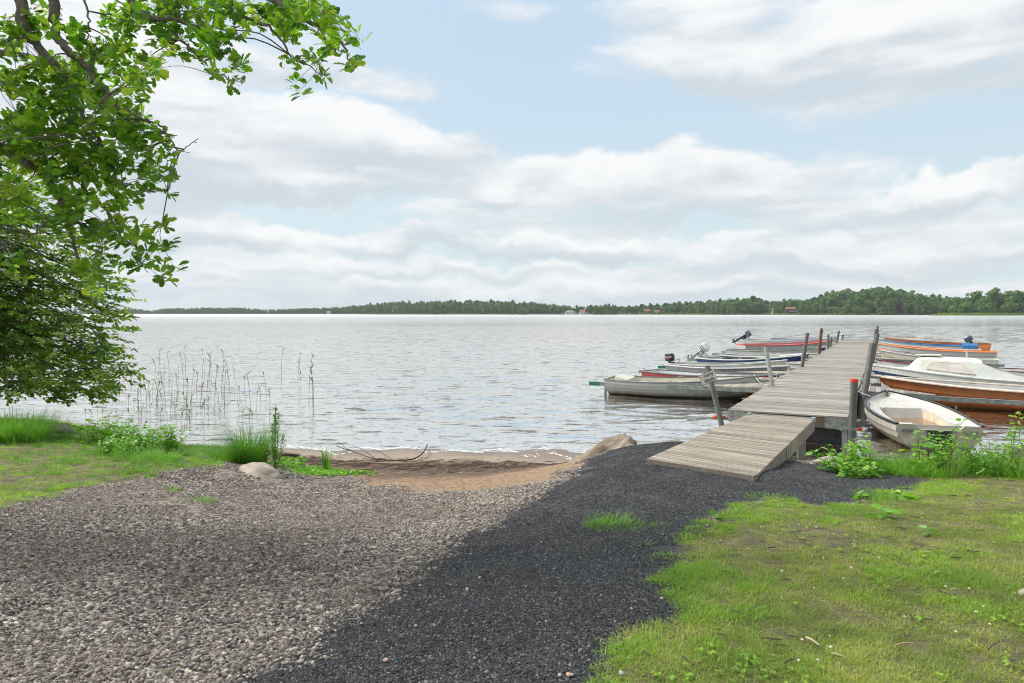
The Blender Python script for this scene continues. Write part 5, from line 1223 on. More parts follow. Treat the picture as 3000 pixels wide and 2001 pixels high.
# dock with its seed spikes
db = G(806, 1385); dock = empty('dock_plant', db, 0, 'tall dock with brown-green seed spikes behind the dark tussock', 'plant'); mb = MB(); Vs, Fs, T = [], [], []; o = 0; rgn = np.random.default_rng(2); SD = round_leaf_arrays(.45)
for (lx, hh_, r_) in ((0, .98, .01), (.04, .86, .008), (-.05, .7, .007), (.11, .55, .006), (-.02, .85, .008)):
    c = curve_pts([Vector((0, 0, 0)), Vector((lx * .8, 0, hh_ * .5)), Vector((lx, .02, hh_))], 6); mb.tube(c, r_ * .6, 5)
    for j in range(170):
        t = .30 + .70 * j / 170; i0 = min(int(t * (len(c) - 1)), len(c) - 2); p = np.array(c[i0].lerp(c[i0 + 1], t * (len(c) - 1) - i0)); a = rgn.uniform(0, 6.28)
        Rm = rot_to((math.cos(a), math.sin(a), .5), rgn.normal(0, 1)); Vs.append((SD[0] * .022 * rgn.uniform(.6, 1.2)) @ Rm.T + p + rgn.normal(0, .022, 3)); Fs.append(SD[1] + o); o += len(SD[0]); T += [rgn.uniform(0, .8)] * len(SD[1])
    for j in range(5):
        a = rgn.uniform(0, 6.28); Rm = rot_to((math.cos(a), math.sin(a), .4), 0); Vs.append((WL[0] * .14) @ Rm.T + np.array([lx * .3, 0, .08 + .06 * j])); Fs.append(WL[1] + o); o += len(WL[0]); T += [.4] * len(WL[1])
mb.build('stem', M['tussock'], dock); tag(link('seed_spikes', npmesh('seed_spikes', np.concatenate(Vs), np.concatenate(Fs), M['oak'], T), dock), kind='stuff')
# creeping plant mat
rgn = np.random.default_rng(6); mp = ground_px([(835, 1360), (880, 1372), (920, 1378), (960, 1385), (1000, 1385), (1035, 1388), (860, 1350), (900, 1385), (940, 1390), (980, 1390)])
x = np.concatenate([p[0] + rgn.normal(0, .14, 90) for p in mp]); y = np.concatenate([p[1] + rgn.normal(0, .12, 90) for p in mp])
cs_ = [rosette('creeper_leaf_tuft', SL, M['sapling'], 6, .035, s, .6) for s in (21, 22)]
scatter('ground_ivy', np.c_[x, y, Hn(x, y) + .015], np.c_[rgn.normal(0, .2, (len(x), 2)), rgn.uniform(0, 6.28, len(x))], rgn.uniform(.6, 1.4, len(x)), rgn.integers(0, 2, len(x)), cs_, label='bright green creeping plants along the beach edge', cat='ground cover')
# rosette weeds in the right lawn
PLT = round_leaf_arrays(.2)
def weed(px, py, n, size, label, seed, leaf=PLT, name='rosette_weed'):
    b0 = G(px, py); s = rosette(name, leaf, M['sapling'], n, size, seed, .35); o = link(name, s.data, loc=b0 + Vector((0, 0, .035))); return tag(o, label, 'weed')
weed(2645, 1462, 9, .12, 'large broad-leaved weed rosette at the gravel corner', 1, SL)
weed(2585, 1520, 9, .13, 'pale narrow-leaved weed rosette on the right lawn', 2)
weed(2520, 1462, 8, .09, 'small broad-leaved weed at the tip of the green tongue in the gravel', 3, SL)
weed(2720, 1570, 7, .07, 'small yellow-green sprout in the middle of the right lawn', 4)
weed(2100, 1520, 7, .06, 'small leafy weed on the gravel edge of the right lawn', 5, SL)
weed(2750, 1395, 8, .1, 'leafy weed at the right end of the dark gravel', 6, SL)
rgc = np.random.default_rng(14); x = rgc.uniform(-1, 1, 2600); y = 2.0 * (10 / 2.0) ** rgc.uniform(0, 1, 2600); x = x * (y * .8 + .8)
k = (sdist(Z_rgrass, x, y) > .03) & (noise2(x, y, 1.8, 77) + .5 * noise2(x, y, 7, 78) > .25); x, y = x[k], y[k]
cl_ = [rosette('clover_tuft', SL, M['grass'], 7, .016, s, .5) for s in (31, 32)] + [rosette('plantain_tuft', PLT, M['grass'], 7, .03, 33, .3)]
scatter('clover_leaves', np.c_[x, y, Hn(x, y) + .022], np.c_[rgc.normal(0, .2, (len(x), 2)), rgc.uniform(0, 6.28, len(x))], rgc.uniform(.6, 1.3, len(x)), np.where(rgc.uniform(0, 1, len(x)) < .97, rgc.integers(0, 2, len(x)), 2), cl_, label='clover and small broad leaves growing in patches in the right lawn', cat='ground cover')
tussock(2600, 1462, 300, .3, .05, .13, 'tongue of lush grass reaching into the dark gravel', seed=81, lean=.6)
tussock(2260, 1465, 200, .22, .04, .1, 'lush grass edge at the top of the right lawn', seed=82, lean=.7)

# ------------------------------------------------------------------ reeds standing in the lake
def reed_mesh(seed, h):
    rg = random.Random(seed); mb = MB(); l1, l2 = rg.gauss(0, .05), rg.gauss(0, .04)
    c = curve_pts([(0, 0, -.4), (l1 * h * .5, 0, h * .45), (l1 * h * 1.5, l2, h)], 4); mb.tube(c, [.0042] * (len(c) - 1) + [.002], 4, t=.2)
    for k in range(rg.randint(3, 6)):
        t = rg.uniform(.6, .99); i0 = min(int(t * (len(c) - 1)), len(c) - 2); p = c[i0]; a = rg.choice((0, PI)) + rg.gauss(0, .6); L_ = rg.uniform(.13, .26); e = rg.uniform(.2, 1.0); up = Vector((math.cos(a) * math.cos(e), math.sin(a) * math.cos(e), math.sin(e))); sd_ = Vector((-math.sin(a), math.cos(a), 0)) * .013
        m1 = p + up * L_ * .6; m2 = p + up * L_ + Vector((math.cos(a), math.sin(a), -.6)) * L_ * .3
        mb.add([p - sd_ * .5, p + sd_ * .5, m1 + sd_, m1 - sd_, m2], [(0, 1, 2, 3), (3, 2, 4)], t=rg.random() + .01)
    return mb.mesh('reed', M['reed'])
rms = [reed_mesh(s, h) for s, h in enumerate((.95, .8, .62, .45, .32, 1.05, .7, .5))]
reeds = [(470,1108,0),(480,1140,1),(497,1100,1),(525,1128,1),(538,1135,0),(520,1150,2),(560,1165,1),(575,1160,2),(600,1105,5),(612,1140,0),(620,1118,0),(628,1170,1),(606,1170,2),(640,1085,5),(652,1120,0),(668,1130,1),(676,1150,2),(690,1130,2),(660,1190,1),(645,1200,2),(720,1170,2),(735,1200,1),(752,1195,2),(765,1190,2),(780,1170,1),(790,1210,2),(825,1120,5),(872,1120,5),(878,1160,0),(905,1170,5),(918,1195,0),(915,1175,1),(545,1210,3),(560,1215,3),(430,1190,2),(415,1180,1),(455,1200,2),(440,1215,3),(500,1210,3),(515,1225,3),(592,1225,3),(595,1245,2),(610,1230,3),(575,1240,3),(400,1170,2),(385,1130,3),(365,1125,4),(420,1130,3),(465,1175,2),(350,1160,4),(340,1200,3),(360,1215,3),(378,1225,4),(300,1230,4),(270,1235,4),(240,1240,4),(210,1238,4),(320,1240,4),(345,1240,3),(250,1225,4),(285,1215,4),(405,1225,4),(425,1230,3),(470,1230,4),(490,1235,4),(530,1240,4),(555,1240,3),(700,1215,3),(710,1235,4),(665,1225,3),(630,1230,4),(740,1235,4),(730,1240,3),(545,1180,2),(585,1195,2),(505,1170,2),(487,1185,2),(570,1120,1),(590,1135,1),(545,1095,0),(460,1110,2),(310,1190,4),(330,1175,4),(650,1160,1),(630,1145,1),(560,1190,3),(610,1200,3)]
rgr = random.Random(8)
extra = [(rgr.gauss(500, 110), rgr.gauss(1180, 38), rgr.choice((2, 3, 3, 4, 4))) for _ in range(55)]
for ri, (px, py, k) in enumerate(reeds + extra):
    py = max(1085, min(1262, py)); b0 = P(px, py, 0)
    if Hs(b0.x, b0.y) > -.02: continue
    o = link('reed', rms[k], None, b0, (0, 0, rgr.uniform(0, 6.28)), rgr.uniform(.9, 1.2) * (1.15 if ri < len(reeds) and k < 3 or k == 5 else .7))
    tag(o, 'thin green reed standing in the shallow water off the left shore', 'reed', 'sparse reeds in the water on the left')

# ------------------------------------------------------------------ rocks, driftwood, litter
def rock(loc, size, label, mat, seed, rot=0.0, name='boulder', cat='boulder', sub=4, rough=.25, tilt=0.0):
    bm = bmesh.new(); bmesh.ops.create_icosphere(bm, subdivisions=sub, radius=1.0); from mathutils import noise as mn
    off = Vector((seed * 7.3, seed * 3.1, 0))
    for v in bm.verts:
        n = v.co.normalized(); f = 1 + rough * mn.noise(n * 1.3 + off) + rough * .5 * mn.noise(n * 3 + off) + rough * .18 * mn.noise(n * 8 + off); f -= .12 * max(0, n.z - .5)
        v.co = Vector((n.x * size[0], n.y * size[1], n.z * size[2])) * f
    me = bpy.data.meshes.new(name); bm.to_mesh(me); bm.free(); me.materials.append(M[mat]); me.polygons.foreach_set('use_smooth', [True] * len(me.polygons))
    return tag(link(name, me, None, loc, (tilt, 0, rot)), label, cat)
o = rock(Vector((1.42, 10.75, .34)), (.72, .36, .26), 'long brown granite boulder along the left edge of the dark gravel mound', 'granite', 1, rot=.62, rough=.3)
o.rotation_euler = (0, -.40, .62)
rock(Vector((2.62, 11.3, .36)), (.45, .3, .22), 'low brown rock at the water edge beside the ramp', 'granite', 2, rot=.4)
g = G(742, 1388); rock(g + Vector((.02, .08, -.12)), (.44, .26, .26), 'pale half-buried boulder between the crushed stone and the tussock', 'greyrock', 3, rot=-.5, rough=.15)
g = G(160, 1262); rock(g + Vector((-.1, 0, 0)), (.5, .22, .12), 'pale flat rock at the shore behind the left lawn', 'greyrock', 4, rot=.1)
g = G(250, 1285); rock(g + Vector((0, 0, 0)), (.3, .16, .09), 'small pale rock right of the flat rock on the left shore', 'greyrock', 5)
g = G(2998, 1745); rock(g + Vector((.10, 0, -.02)), (.12, .08, .05), 'pale flat stone at the right edge of the lawn', 'greyrock', 6)
g = G(2995, 1350); rock(g + Vector((.2, .1, 0)), (.4, .25, .22), 'dark rock at the right edge behind the willowherb', 'darkrock', 7)
g = G(2480, 1372); rock(g + Vector((0, .4, -.05)), (.25, .2, .12), 'pinkish stone under the leaves at the jetty corner', 'greyrock', 8)
rock(P(393, 931, 0), (3.4, 1.6, .9), 'larger of two dark rocks breaking the water far out on the left', 'darkrock', 9, name='lake_rock', cat='rock', sub=3)
rock(P(357, 929, 0), (1.8, 1.2, .5), 'smaller of two dark rocks breaking the water far out on the left', 'darkrock', 10, name='lake_rock', cat='rock', sub=3)
def stick(pts, r, label, mat='twig', name='stick', cat='stick', side=()):
    pts = [Vector(p) for p in pts]; o = pts[0].copy(); mb = MB(); c = curve_pts(pts, 4); mb.tube([p - o for p in c], [r * (1 - .55 * i / len(c)) for i in range(len(c))], 6)
    for s in side: mb.tube([Vector(p) - o for p in s], [r * .5, r * .3, r * .15][:len(s)], 5)
    return tag(mb.build(name, M[mat], loc=o), label, cat)
def GZ_(px, py, dz=.0): g = G(px, py); return g + Vector((0, 0, dz))
stick([GZ_(1252, 1325, .14), GZ_(1235, 1345, .08), GZ_(1190, 1352, .02), GZ_(1100, 1348, .02), GZ_(1040, 1335, .06), GZ_(985, 1325, .12)], .014, 'forked dark driftwood branch lying curved on the beach', 'darktwig', 'driftwood_branch', 'branch',
      side=([GZ_(1100, 1348, .02), GZ_(1060, 1342, .16), GZ_(1030, 1345, .25)], [GZ_(1040, 1335, .06), GZ_(1010, 1330, .12), GZ_(990, 1322, .2)], [GZ_(1150, 1350, .02), GZ_(1120, 1345, .1), GZ_(1080, 1345, .2)]))
stick([GZ_(1300, 1350, .02), GZ_(1180, 1362, .02), GZ_(1060, 1358, .02), GZ_(960, 1368, .02)], .012, 'long thin reed stem washed up beside the driftwood branch', 'twig')
stick([GZ_(1020, 1385, .02), GZ_(1080, 1383, .02)], .014, 'short grey stick beside the creeping plants', 'twig')
mb = MB(); g = G(850, 1340); mb.box((0, 0, .04), (.30, .07, .06)); tag(mb.build('wood_block', M['beamwood'], loc=g, rot=(0, .1, .1)), 'small brown board end lying on the beach left of the iris leaves', 'wood block')
rgs = random.Random(5)
named_sticks = [((430, 1965), (520, 1880), .009, 'pale forked stick at the bottom left in the coarse stones'), ((425, 1880), (478, 1850), .006, 'pale straw left of the forked stick'), ((200, 1672), (228, 1645), .006, 'short pale straw on the left crushed stone'), ((895, 1712), (968, 1650), .005, 'long pale straw on the right of the crushed stone'), ((770, 1738), (850, 1728), .006, 'reddish straight straw in the middle of the crushed stone'), ((545, 1752), (600, 1738), .005, 'thin pale straw in the centre of the crushed stone'), ((500, 1930), (600, 1900), .008, 'brown stick above the forked stick'),
 ((1160, 1790), (1220, 1786), .005, 'small pale straw on the dark gravel'), ((1470, 1928), (1525, 1900), .010, 'dark mossy stick on the dark gravel near the bottom'), ((1508, 1900), (1528, 1875), .005, 'thin pale straw beside the dark mossy stick'), ((1165, 2001), (1180, 1985), .02, 'stub of wood at the bottom edge in the dark gravel'), ((1740, 1883), (1802, 1866), .008, 'brown stick at the lower left corner of the right lawn'), ((1580, 1675), (1588, 1690), .008, 'short pale wood chip in the dark gravel'), ((1838, 1700), (1848, 1685), .007, 'ringed pale twig in the dark gravel'),
 ((2362, 1888), (2400, 1908), .014, 'grey wood chip on the lower right lawn'), ((2440, 1848), (2490, 1822), .005, 'thin grey twig on the lower right lawn'), ((2620, 1909), (2678, 1905), .010, 'pale broken stick on the lower right lawn'), ((2300, 1966), (2330, 1948), .008, 'brown twig at the bottom of the right lawn'), ((2608, 1633), (2640, 1650), .007, 'dark twig in the middle of the right lawn'), ((2260, 1640), (2290, 1655), .006, 'thin dark twig on the upper right lawn'), ((2780, 1510), (2850, 1520), .007, 'long dark twig on the far right lawn'), ((2895, 1920), (2930, 1895), .007, 'curved brown twig at lower right'), ((2100, 1877), (2130, 1880), .008, 'brown chip on the left part of the right lawn')]
for a, b_, r, lb in named_sticks:
    pa, pb = GZ_(*a, r + .012), GZ_(*b_, r + .012); mid = (pa + pb) / 2 + Vector((rgs.gauss(0, .003), rgs.gauss(0, .003), .004)); stick([pa, mid, pb], r * .45, lb, 'twig' if 'dark' not in lb and 'brown' not in lb else 'darktwig')
# uncountable straw and chips
def chips(name, n, poly, mat, L0, L1, r, label, box, cat='litter', dens=None, seed=3):
    rg = np.random.default_rng(seed); x = rg.uniform(box[0], box[1], n); y = rg.uniform(box[2], box[3], n); k = (sdist(poly, x, y) > .02) if poly is not None else np.ones(n, bool)
    if dens is not None: k &= rg.uniform(0, 1, n) < dens(x, y)
    x, y = x[k], y[k]; srcs = []
    for s in range(3):
        mb = MB(); mb.tube([(-.5, 0, 0), (-.1, .04 * (s - 1), .02), (.5, 0, 0)], [.5 * r, r, .4 * r], 4); srcs.append(source(name + '_piece', mb.mesh(name + '_piece', M[mat])))
    ro_ = rotz_on_slope(x, y, rg.uniform(0, 6.28, len(x))); return scatter(name, np.c_[x, y, Hn(x, y) + .012], ro_, rg.uniform(L0, L1, len(x)), rg.integers(0, 3, len(x)), srcs, label=label, cat=cat)
Z_gravel = ground_px([(0, 1500), (400, 1430), (700, 1420), (1050, 1420), (1500, 1450), (1000, 1850), (700, 1999), (0, 1999)])[:, :2].tolist()
chips('straw', 420, Z_gravel, 'twig', .03, .14, .03, 'loose dry straw scattered on the crushed stone', (-6, 2, 2, 9.5), seed=5)
chips('beach_debris', 2600, None, 'darktwig', .04, .28, .025, 'dark reed litter and bark washed up along the beach', (-5.2, 1.6, 10.0, 12.6), dens=lambda x, y: np.exp(-((Hn(x, y) - .11) / .035) ** 2), seed=6)
chips('beach_straw', 900, None, 'twig', .04, .22, .02, 'pale reed stems washed up along the beach', (-5.2, 1.6, 9.0, 12.6), dens=lambda x, y: np.exp(-((Hn(x, y) - .16) / .08) ** 2) * .5, seed=7)
chips('ramp_debris', 500, None, 'twig', .08, .3, .02, 'brown reed litter heaped under the ramp', (4.4, 6.6, 10.6, 12.3), dens=lambda x, y: np.exp(-((Hn(x, y) - .2) / .12) ** 2), seed=8)
chips('lawn_litter', 420, Z_rgrass, 'darktwig', .02, .09, .06, 'small twigs and bark chips scattered in the right lawn', (0, 9, 2, 9), seed=9)
chips('lawn_chips', 300, Z_rgrass, 'twig', .015, .06, .10, 'pale wood chips scattered in the right lawn', (0, 9, 2, 9), seed=10)
# loose pebbles on the dark gravel
rgp = random.Random(12); pmesh = []
for s in range(3):
    bm = bmesh.new(); bmesh.ops.create_icosphere(bm, subdivisions=2, radius=1.0)
    for v in bm.verts: v.co *= 1 + rgp.uniform(-.12, .12); v.co.z *= .6
    me = bpy.data.meshes.new('pebble'); bm.to_mesh(me); bm.free(); pmesh.append(me)
ppink = [m_.copy() for m_ in pmesh]
for m_ in pmesh: m_.materials.append(M['pebble'])
for m_ in ppink: m_.materials.append(M['pinkpebble'])
pebs = [(1130, 1949, 1, .02), (920, 1910, 0, .017), (1405, 1700, 0, .014), (1368, 1732, 0, .016), (1172, 1738, 0, .012), (1585, 1592, 0, .013), (1378, 1630, 0, .012), (1535, 1540, 0, .012), (1425, 1595, 0, .011), (1640, 1990, 0, .014), (1665, 1985, 1, .016), (1820, 1985, 0, .016), (1675, 1985, 1, .012), (1540, 1725, 0, .009), (1930, 1685, 0, .012), (1850, 1790, 0, .012), (1938, 1765, 0, .012), (1218, 1840, 0, .013), (1390, 1935, 0, .011), (1300, 1760, 0, .01), (1700, 1640, 0, .009), (1760, 1750, 0, .009), (1600, 1830, 0, .011), (1230, 1720, 1, .013), (1320, 1720, 0, .012)]
for k, (px, py, pk, s) in enumerate(pebs):
    o = link('pebble', (ppink if pk else pmesh)[k % 3], None, GZ_(px, py, .012), (rgp.uniform(-.3, .3), rgp.uniform(-.3, .3), rgp.uniform(0, 6.28)), (s * rgp.uniform(.6, .95), s * .6, s * .7))
    tag(o, 'small pinkish pebble lying loose on the dark gravel' if pk else 'small pale pebble lying loose on the dark gravel', 'pebble', 'pale pebbles on the dark gravel')
# clover flowers
mb = MB()
for k in range(26):
    a, e = rgp.uniform(0, 6.28), rgp.uniform(0, 1.5); d = Vector((math.cos(a) * math.cos(e), math.sin(a) * math.cos(e), math.sin(e))); mb.tube([Vector(), d * .011], [.0015, .0028], 4)
clm = mb.mesh('clover_flower', M['petal'])
fl = [(2365, 1520), (2443, 1580), (2190, 1625), (2412, 1650), (2290, 1693), (2495, 1680), (2575, 1650), (2525, 1652), (2700, 1530), (2340, 1548), (2070, 1555), (2155, 1505), (2385, 1742), (2650, 1832), (2350, 1900), (2430, 1895), (2435, 1920), (2340, 1958), (2395, 1965), (2880, 1798), (2860, 1815), (2840, 1745), (2770, 1735), (2390, 1560), (2470, 1718), (2230, 1560), (2110, 1600), (2800, 1880), (2900, 1850), (2560, 1560)]
for k, (px, py) in enumerate(fl):
    o = link('clover_flower', clm, None, GZ_(px, py, .032), (rgp.gauss(0, .3), rgp.gauss(0, .3), 0), rgp.uniform(.45, .8)); tag(o, 'white clover flower head in the right lawn', 'flower', 'white clover flowers in the right lawn')
# foam line at the water edge: lacy, broken, wandering
V, Fc = [], []; rgn = np.random.default_rng(3); o = 0
for x in np.arange(-7.5, 1.7, .022):
    ys = np.linspace(10.5, 16.5, 300); h = Hn(np.full(300, x), ys); k = np.nonzero(h < .012 + .010 * math.sin(x * 3) + .006 * math.sin(x * 7.1))[0]
    if not len(k): continue
    y0 = ys[k[0]]; amp = .5 + .5 * math.sin(1.9 * x) * math.sin(.83 * x + 1)
    for j in range(int(1 + 1.6 * amp * rgn.uniform(.3, 1))):
        yy = y0 + abs(rgn.normal(0, .05 + .10 * amp)); xx = x + rgn.normal(0, .02); lx, ly = rgn.uniform(.008, .05), rgn.uniform(.004, .016); z = .018 + .012 * rgn.uniform()
        V += [(xx - lx, yy, z), (xx, yy - ly, z), (xx + lx, yy + rgn.normal(0, .004), z), (xx, yy + ly, z + .004)]; Fc.append((o, o + 1, o + 2, o + 3)); o += 4
tag(link('foam', npmesh('foam', np.array(V), np.array(Fc), M['foam'])), 'thin broken white foam where the ripples meet the beach', 'foam', kind='stuff')
# ------------------------------------------------------------------ far shore
def crown_mesh(name, seed, kind, mat, n=650):
    """unit-height tree: leaf-clump faces spread through lobes"""
    rg = np.random.default_rng(seed); lobes = []
    if kind == 'oak':
        for k in range(13): a = rg.uniform(0, 6.28); r_ = rg.uniform(.05, .30); z = rg.uniform(.28, .86); lobes.append((r_ * math.cos(a), r_ * math.sin(a), z, rg.uniform(.11, .19) * (1.15 if z < .7 else .85)))
    elif kind == 'birch':
        for k in range(12): z = .15 + .78 * k / 11; r_ = .13 * (1 - (z - .45) ** 2 * 2.2); a = rg.uniform(0, 6.28); lobes.append((r_ * math.cos(a) * .7, r_ * math.sin(a) * .7, z, max(.05, .13 - .10 * abs(z - .4))))
    elif kind == 'pine':
        for k in range(9): z = rg.uniform(.45, .93); r_ = .14 * (1.1 - z); a = rg.uniform(0, 6.28); lobes.append((r_ * 1.6 * math.cos(a), r_ * 1.6 * math.sin(a), z, rg.uniform(.06, .11)))
    elif kind == 'bush':
        for k in range(9): a = rg.uniform(0, 6.28); r_ = rg.uniform(0, .45); lobes.append((r_ * math.cos(a), r_ * math.sin(a), rg.uniform(.15, .7), rg.uniform(.2, .3)))
    L_ = np.array(lobes); w = L_[:, 3] ** 2; idx = rg.choice(len(L_), n, p=w / w.sum()); d = rg.normal(0, 1, (n, 3)); d /= np.linalg.norm(d, axis=1)[:, None]
    rad = L_[idx, 3] * rg.uniform(.7, 1.12, n); c = L_[idx, :3] + d * rad[:, None]
    nr = d + rg.normal(0, .45, (n, 3)); nr /= np.linalg.norm(nr, axis=1)[:, None]
    up = np.array([0, 0, 1.0]); t1 = np.cross(nr, up + rg.normal(0, .2, (n, 3))); t1 /= np.linalg.norm(t1, axis=1)[:, None] + 1e-9; t2 = np.cross(nr, t1)
    s = rg.uniform(.018, .040, n)[:, None] * (1.5 if kind == 'bush' else 1)
    V = np.stack([c - t1 * s - t2 * s * .8, c + t1 * s - t2 * s, c + t1 * s * .8 + t2 * s, c - t1 * s + t2 * s * .9], 1).reshape(-1, 3); Fc = np.arange(4 * n).reshape(-1, 4)
    return npmesh(name, V, Fc, mat, np.repeat(rg.uniform(0, 1, n // 10 + 1), 10)[:n])
def trunk_mesh(h=.5, r=.018, spread=True):
    mb = MB(); mb.tube([(0, 0, -.03), (.005, 0, h * .5), (.0, .01, h)], [r, r * .8, r * .45], 6)
    for a in (0.3, 2.2, 4.1): mb.tube([(0, 0, h * .6), (math.cos(a) * .12, math.sin(a) * .12, h * 1.15)], [r * .5, r * .2], 4)
    return mb.mesh('trunk', M['darkbark'])
KN = {}
for kind, mt, ns in (('oak', 'forest', 5), ('birch', 'forest2', 4), ('pine', 'forest', 3), ('bush', 'forest2', 3), ('beech', 'forest3', 1)):
    KN[kind] = [crown_mesh('crown', 100 + 7 * i + len(kind), 'oak' if kind == 'beech' else kind, M[mt], 1000 if kind in ('oak', 'beech') else 650) for i in range(ns)]
tkm = trunk_mesh(); tkp = trunk_mesh(.8, .012); dscr = {'oak': 'broad dark green oak', 'birch': 'slim pale green birch', 'pine': 'tall dark pine', 'bush': 'low rounded bush', 'beech': 'dark purple-leaved copper beech'}
def land(x, y): return 0.0
rgf = random.Random(77)
def ftree(kind, px, dist, h, zb=.4, label=None, group=None, wide=1.0):
    x = (px - 1500) / F * dist
    root = empty({'oak': 'oak_tree', 'birch': 'birch_tree', 'pine': 'pine_tree', 'bush': 'bush', 'beech': 'beech_tree'}[kind], (x, dist, zb), rgf.uniform(0, 6.28), label, 'bush' if kind == 'bush' else 'tree', group)
    link('crown', rgf.choice(KN[kind]), root, scale=(h * wide, h * wide, h))
    if kind != 'bush': link('trunk', tkp if kind in ('pine', 'birch') else tkm, root, scale=(h, h, h))
    return root
# land: one low shore sheet per distance band
def shore(name, pts, depth, mat, hill=4.0):
    """pts: (px, dist) along the waterline, seen left to right"""
    V, Fc = [], []; rows_ = [(-6, -1.5), (0, -.05), (3, .35), (30, 1.2), (120, hill * .6), (depth, hill)]
    for i, (px, d) in enumerate(pts):
        dirn = Vector(((px - 1500) / F, 1, 0)); 
        for dd_, z in rows_: p = dirn * (d + dd_); V.append((p.x, p.y, z))
    m_ = len(rows_)
    for i in range(len(pts) - 1):
        for k in range(m_ - 1): a = i * m_ + k; Fc.append((a, a + m_, a + m_ + 1, a + 1))
    me = npmesh(name, np.array(V), np.array(Fc), M[mat]); o = link(name, me); tag(o, kind='structure'); return o
M['meadow'] = plain('far_meadow', (.10, .15, .04), .9, .4, .02)
M['shoremud'] = plain('far_shore_ground', (.05, .06, .03), .9, .4, .05)
FAR = [(-2500, 1900), (-800, 1800), (200, 1750), (330, 1700), (450, 1650), (700, 1600), (1000, 1500), (1100, 1350), (1300, 1250), (1500, 1220), (1650, 1180), (1800, 1150), (2000, 1120), (2200, 1050), (2400, 950), (2600, 900), (2800, 850), (3200, 820), (4200, 800), (6500, 900)]
shore('far_shore', FAR, 900, 'shoremud', 8)
shore('reed_spit', [(2735, 745), (2760, 735), (2850, 725), (3000, 715), (3300, 700), (4000, 690)], 160, 'meadow', 1.5)
def fd(px):
    for (a, da), (b_, db_) in zip(FAR, FAR[1:]):
        if a <= px <= b_: return da + (db_ - da) * (px - a) / (b_ - a)
    return 1000
def topprofile(px):                                  # height of the tree line in photo rows above the water
    prof = [(-2500, 20), (330, 15), (400, 16), (450, 10), (480, 18), (700, 20), (780, 14), (1000, 22), (1080, 31), (1150, 38), (1250, 40), (1370, 42), (1450, 42), (1550, 38), (1600, 34), (1680, 26), (1800, 24), (1900, 30), (2000, 36), (2100, 44), (2180, 50), (2210, 54), (2260, 42), (2350, 50), (2410, 56), (2450, 72), (2500, 76), (2600, 78), (2650, 74), (2700, 62), (2760, 56), (2850, 52), (6500, 60)]
    for (a, va), (b_, vb) in zip(prof, prof[1:]):
        if a <= px <= b_: return va + (vb - va) * (px - a) / (b_ - a)
    return 30
# the wood on the left and behind everything else reads as one mass
pts, rots, scl, ix = [], [], [], []
px = -2400.0
fsrc = KN['oak'][:3] + KN['pine'] + KN['birch'][:2]
FS = [source('forest_crown', m_) for m_ in fsrc]
while px < 6400:
    d0 = fd(px); top = topprofile(px) * d0 / F
    for row, (back, fh) in enumerate(((18, .62), (45, .78), (90, .92), (150, 1.0))):
        d = d0 + back * rgf.uniform(.8, 1.25); base = max(0, .3 + back * .02); hh_ = max(6, (top * fh * d / d0 - base)) * rgf.uniform(.8, 1.08) - 0
        if 1640 < px < 2000 and row < 1: continue
        if 2290 < px < 2345 and row < 2: continue
        if 1660 < px < 1725 and row < 2: continue
        pts.append(((px + rgf.uniform(-6, 6) - 1500) / F * d, d, base)); rots.append((0, 0, rgf.uniform(0, 6.28))); scl.append(hh_); ix.append(rgf.choice((0, 1, 2, 0, 1, 2, 3, 4, 5, 6, 7)))
    px += rgf.uniform(3, 5) if 250 < px < 1080 else rgf.uniform(5, 9) if 250 < px < 3050 else 16
scatter('far_forest', pts, rots, scl, ix, FS, label='dark green wood covering the whole far shore behind the single trees', cat='forest')
# single trees that can be told apart
def ORD(k): return ['first', 'second', 'third', 'fourth', 'fifth', 'sixth', 'seventh', 'eighth', 'ninth', 'tenth', 'eleventh', 'twelfth', 'thirteenth', 'fourteenth', 'fifteenth', 'sixteenth'][k]
def row_of(kind, spec, group, lab):
    spec = sorted(spec)
    for k, (px, d, hpx) in enumerate(spec):
        zb = .5 if d < fd(px) + 15 else 1.2
        ftree(kind, px, d, hpx * d / F - 0, zb, lab + ', ' + ORD(k) + ' from the left', group)
row_of('birch', [(1105 + 13 * k + rgf.uniform(-4, 4), 1235 - k * .5, rgf.uniform(20, 28)) for k in range(9)], 'pale birches in front of the middle wood', 'slim pale birch in the left part of the middle shore')
row_of('birch', [(1225 + 11 * k + rgf.uniform(-4, 4), 1225, rgf.uniform(22, 32)) for k in range(7)], 'pale birches in front of the middle wood', 'slim pale birch left of the rounded trees on the middle shore')
row_of('birch', [(1355 + 14 * k + rgf.uniform(-5, 5), 1215, rgf.uniform(24, 34)) for k in range(16)], 'pale birches in front of the middle wood', 'slim birch right of the rounded trees on the middle shore')
row_of('oak', [(1275, 1180, 36), (1300, 1178, 38), (1325, 1180, 36)], 'round trees standing out from the middle wood', 'rounded tree standing out in front of the middle wood')
row_of('bush', [(1530, 1120, 20), (1521, 1122, 15), (1538, 1120, 17)], 'bushes on the tiny islet', 'bush on the tiny islet in the middle of the lake')
row_of('birch', [(1742 + 8.5 * k + rgf.uniform(-2, 2), 1060, rgf.uniform(25, 33)) for k in range(8)], 'slim trees on the low island', 'slim tree on the low wooded island in front of the houses')
row_of('oak', [(1835, 1140, 24), (1850, 1145, 26), (1865, 1150, 27), (1640, 1190, 26), (1615, 1195, 27), (1938, 1150, 22)], 'rounded trees around the far houses', 'rounded tree beside the far houses')
row_of('pine', [(1880, 1200, 30), (1905, 1200, 32), (1925, 1210, 31), (1950, 1210, 33), (1975, 1200, 35), (1990, 1190, 38), (2010, 1200, 37), (2208, 1060, 55), (2050, 1180, 38), (1730, 1210, 27), (1690, 1210, 26)], 'pines standing above the wood', 'tall pine whose top stands above the wood')
